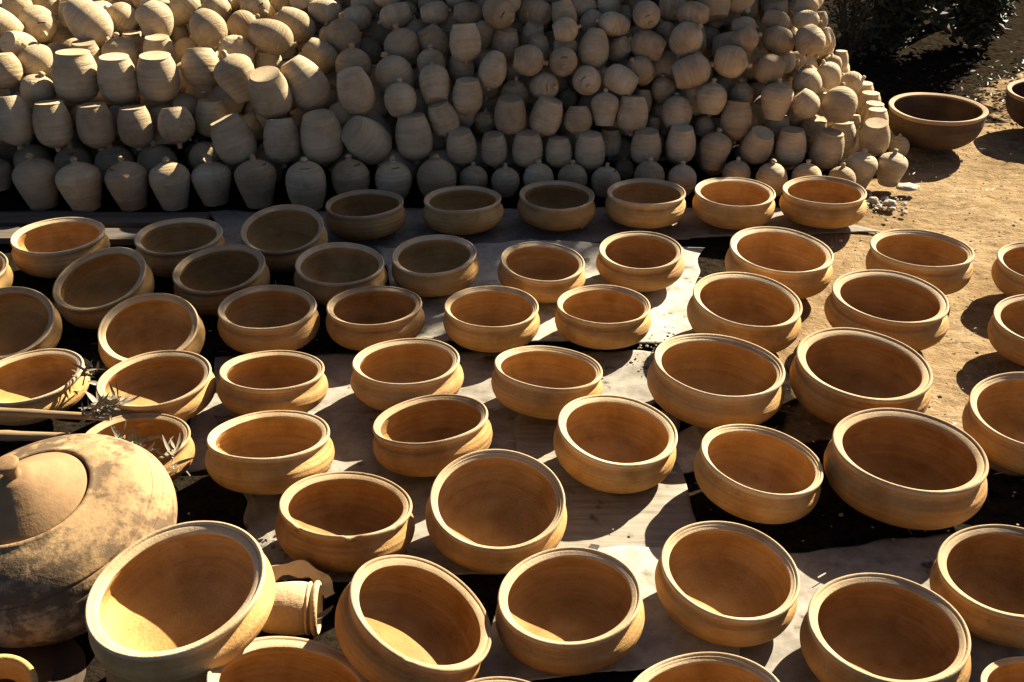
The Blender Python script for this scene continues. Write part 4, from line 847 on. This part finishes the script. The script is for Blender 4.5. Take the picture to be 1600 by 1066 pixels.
bush((2.45, 6.75, 0), 5000, (.45, .35, 1.7), 23, 'tall dark shrub added behind the two black shrubs to shade the ground', M['leafdark'], lmin=.05, lmax=.10)  # unseen tall shrub, put in to cast shade on the ground in front
# the tree is unseen, added to shade the stack's middle and back-left bowls
tr = empty('shade_tree', (2.60, 6.68, 0)); tag(tr, 'small dense tree added out of view to shade the stack', 'shade_tree')
V, F = tube([(0, 0, 0), (.03, .02, .7), (-.02, .0, 1.5), (.04, .02, 2.4), (.08, 0, 3.2)], [.07, .055, .045, .03, .012], 12)
for k in range(7):
    a = k * 2.4; b0 = Vector((0, 0, 1.9 + .14 * k)); b1 = b0 + Vector((math.cos(a) * .5, math.sin(a) * .35, .3))
    v2, f2 = tube([b0, b0.lerp(b1, .5) + Vector((0, 0, .05)), b1], [.02, .014, .005], 8); n_ = len(V); V += v2; F += [tuple(i + n_ for i in f) for f in f2]
link('trunk', mesh('trunk', V, F, M['wood']), tr); rnd = random.Random(77); V, F = [], []
for i in range(8500):
    while True:
        p = Vector((rnd.uniform(-1, 1), rnd.uniform(-1, 1), rnd.uniform(-1, 1)))
        if (p.x ** 4 + p.y ** 4 + p.z ** 4) ** .25 < 1 + .25 * noise.noise(p * 2.3) - .1: break
    p = Vector((p.x * .76 - .06, p.y * .45, p.z * .84 + 3.0)); l = rnd.uniform(.05, .10); d = Vector((rnd.gauss(0, 1), rnd.gauss(0, 1), rnd.gauss(0, .8))).normalized()
    mt = frame_of(Vector((rnd.gauss(0, .8), rnd.gauss(0, .8), 1)), d); k = len(V)
    V += [p + mt @ Vector(q) for q in ((0, 0, 0), (l * .5, -l * .25, .1 * l), (l, 0, 0), (l * .5, l * .25, .1 * l))]; F.append((k, k + 1, k + 2, k + 3))
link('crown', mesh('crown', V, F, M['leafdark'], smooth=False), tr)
# litter and pebbles nobody could count
rnd = random.Random(4); V, F = [], []
def scatter(n, fx, fy, l0, l1):
    for i in range(n):
        p = Vector((fx(), fy(), 0)); z = .004; l = rnd.uniform(l0, l1); a = rnd.uniform(0, 6.28); mt = frame_of(Vector((rnd.gauss(0, .5), rnd.gauss(0, .5), 1)), Vector((math.cos(a), math.sin(a), 0)))
        p.z = z + rnd.uniform(0, .006) + (.03 * max(0, p.y - 4.7) * max(0, min(1, p.x - 1.2)) if p.y > 4.7 else 0)
        k = len(V); V.extend(p + mt @ Vector(q) for q in ((0, 0, 0), (l * .5, -l * .3, .15 * l), (l, 0, .05 * l), (l * .5, l * .3, .15 * l))); F.append((k, k + 1, k + 2, k + 3))
scatter(900, lambda: rnd.gauss(2.75, .30), lambda: rnd.gauss(5.25, .32), .012, .04)
scatter(260, lambda: rnd.uniform(1.0, 2.6), lambda: rnd.uniform(2.2, 5.0), .006, .02)
scatter(160, lambda: rnd.gauss(.47, .05), lambda: rnd.gauss(2.72, .06), .005, .015)
scatter(90, lambda: rnd.gauss(-.45, .05), lambda: rnd.gauss(1.85, .06), .006, .02)
scatter(500, lambda: rnd.uniform(1.0, 2.9), lambda: rnd.uniform(2.0, 5.2), .004, .012)
scatter(220, lambda: rnd.uniform(-1.2, .9), lambda: rnd.uniform(1.4, 3.5), .004, .012)
for i in range(260):          # straw
    p = Vector((rnd.uniform(.8, 2.9), rnd.uniform(1.6, 5.2), .006)) if i % 3 else Vector((rnd.uniform(-1.3, .9), rnd.uniform(1.4, 3.6), .012)); a = rnd.uniform(0, 6.28); l = rnd.uniform(.02, .07); d = Vector((math.cos(a), math.sin(a), rnd.uniform(-.05, .1))); n_ = Vector((-d.y, d.x, 0)) * .0014; k = len(V)
    V.extend((p - n_, p + n_, p + d * l + n_, p + d * l - n_ + Vector((0, 0, .001)))); F.append((k, k + 1, k + 2, k + 3))
o = link('leaf_litter', mesh('leaf_litter', V, F, M['leaf'], smooth=False)); o['kind'] = 'stuff'; tag(o, 'dry leaf litter and straw scattered over the earth', 'leaf litter')
V, F = [], []
ico = bmesh.new(); bmesh.ops.create_icosphere(ico, subdivisions=1, radius=1); iv = [v.co.copy() for v in ico.verts]; ifc = [tuple(v.index for v in f.verts) for f in ico.faces]; ico.free()
def pebbles(n, fx, fy, r0, r1):
    for i in range(n):
        r = r0 + (r1 - r0) * rnd.random() ** 3; p = Vector((fx(), fy(), -.004)); k = len(V); s = Vector((rnd.uniform(.7, 1.3), rnd.uniform(.7, 1.3), rnd.uniform(.4, .8)))
        V.extend(p + Vector((q.x * s.x, q.y * s.y, q.z * s.z)) * r * rnd.uniform(.85, 1.15) for q in iv); F.extend(tuple(k + j for j in f) for f in ifc)
pebbles(500, lambda: rnd.uniform(.95, 2.8), lambda: rnd.uniform(2.0, 5.5), .002, .009)
pebbles(160, lambda: rnd.gauss(.48, .06), lambda: rnd.gauss(2.7, .07), .002, .010)
pebbles(60, lambda: rnd.gauss(1.42, .06), lambda: rnd.gauss(3.9, .05), .004, .016)
pebbles(900, lambda: rnd.uniform(.8, 2.9), lambda: rnd.uniform(1.9, 5.2), .001, .005)
pebbles(200, lambda: rnd.uniform(-1.3, 1.0), lambda: rnd.uniform(1.4, 3.5), .001, .006)
o = link('pebbles', mesh('pebbles', V, F, M['stone'], smooth=False), None, .5); o['kind'] = 'stuff'; tag(o, 'small pale pebbles strewn over the earth', 'pebbles')
for k, (x, y, s, lab) in enumerate(((1.435, 3.86, .020, 'pale round stone at the right corner of the stack'), (1.38, 3.90, .016, 'smaller grey stone half shaded near the stack corner'), (1.55, 4.02, .034, 'flat pale brick shard under the corner of the stack'))):
    bm = bmesh.new(); bmesh.ops.create_icosphere(bm, subdivisions=3, radius=1)
    for v in bm.verts: v.co *= 1 + .25 * noise.noise(v.co * 1.3 + Vector((k * 5, 0, 0))); v.co = Vector((v.co.x * s * 1.3, v.co.y * s, v.co.z * s * (.35 if k == 2 else .7)))
    me = bpy.data.meshes.new('stone'); bm.to_mesh(me); bm.free(); me.materials.append(M['stone']); me.polygons.foreach_set('use_smooth', [True] * len(me.polygons))
    o = link('stone', me, None, .8); o.location = (x, y, s * .35); tag(o, lab, 'stone')
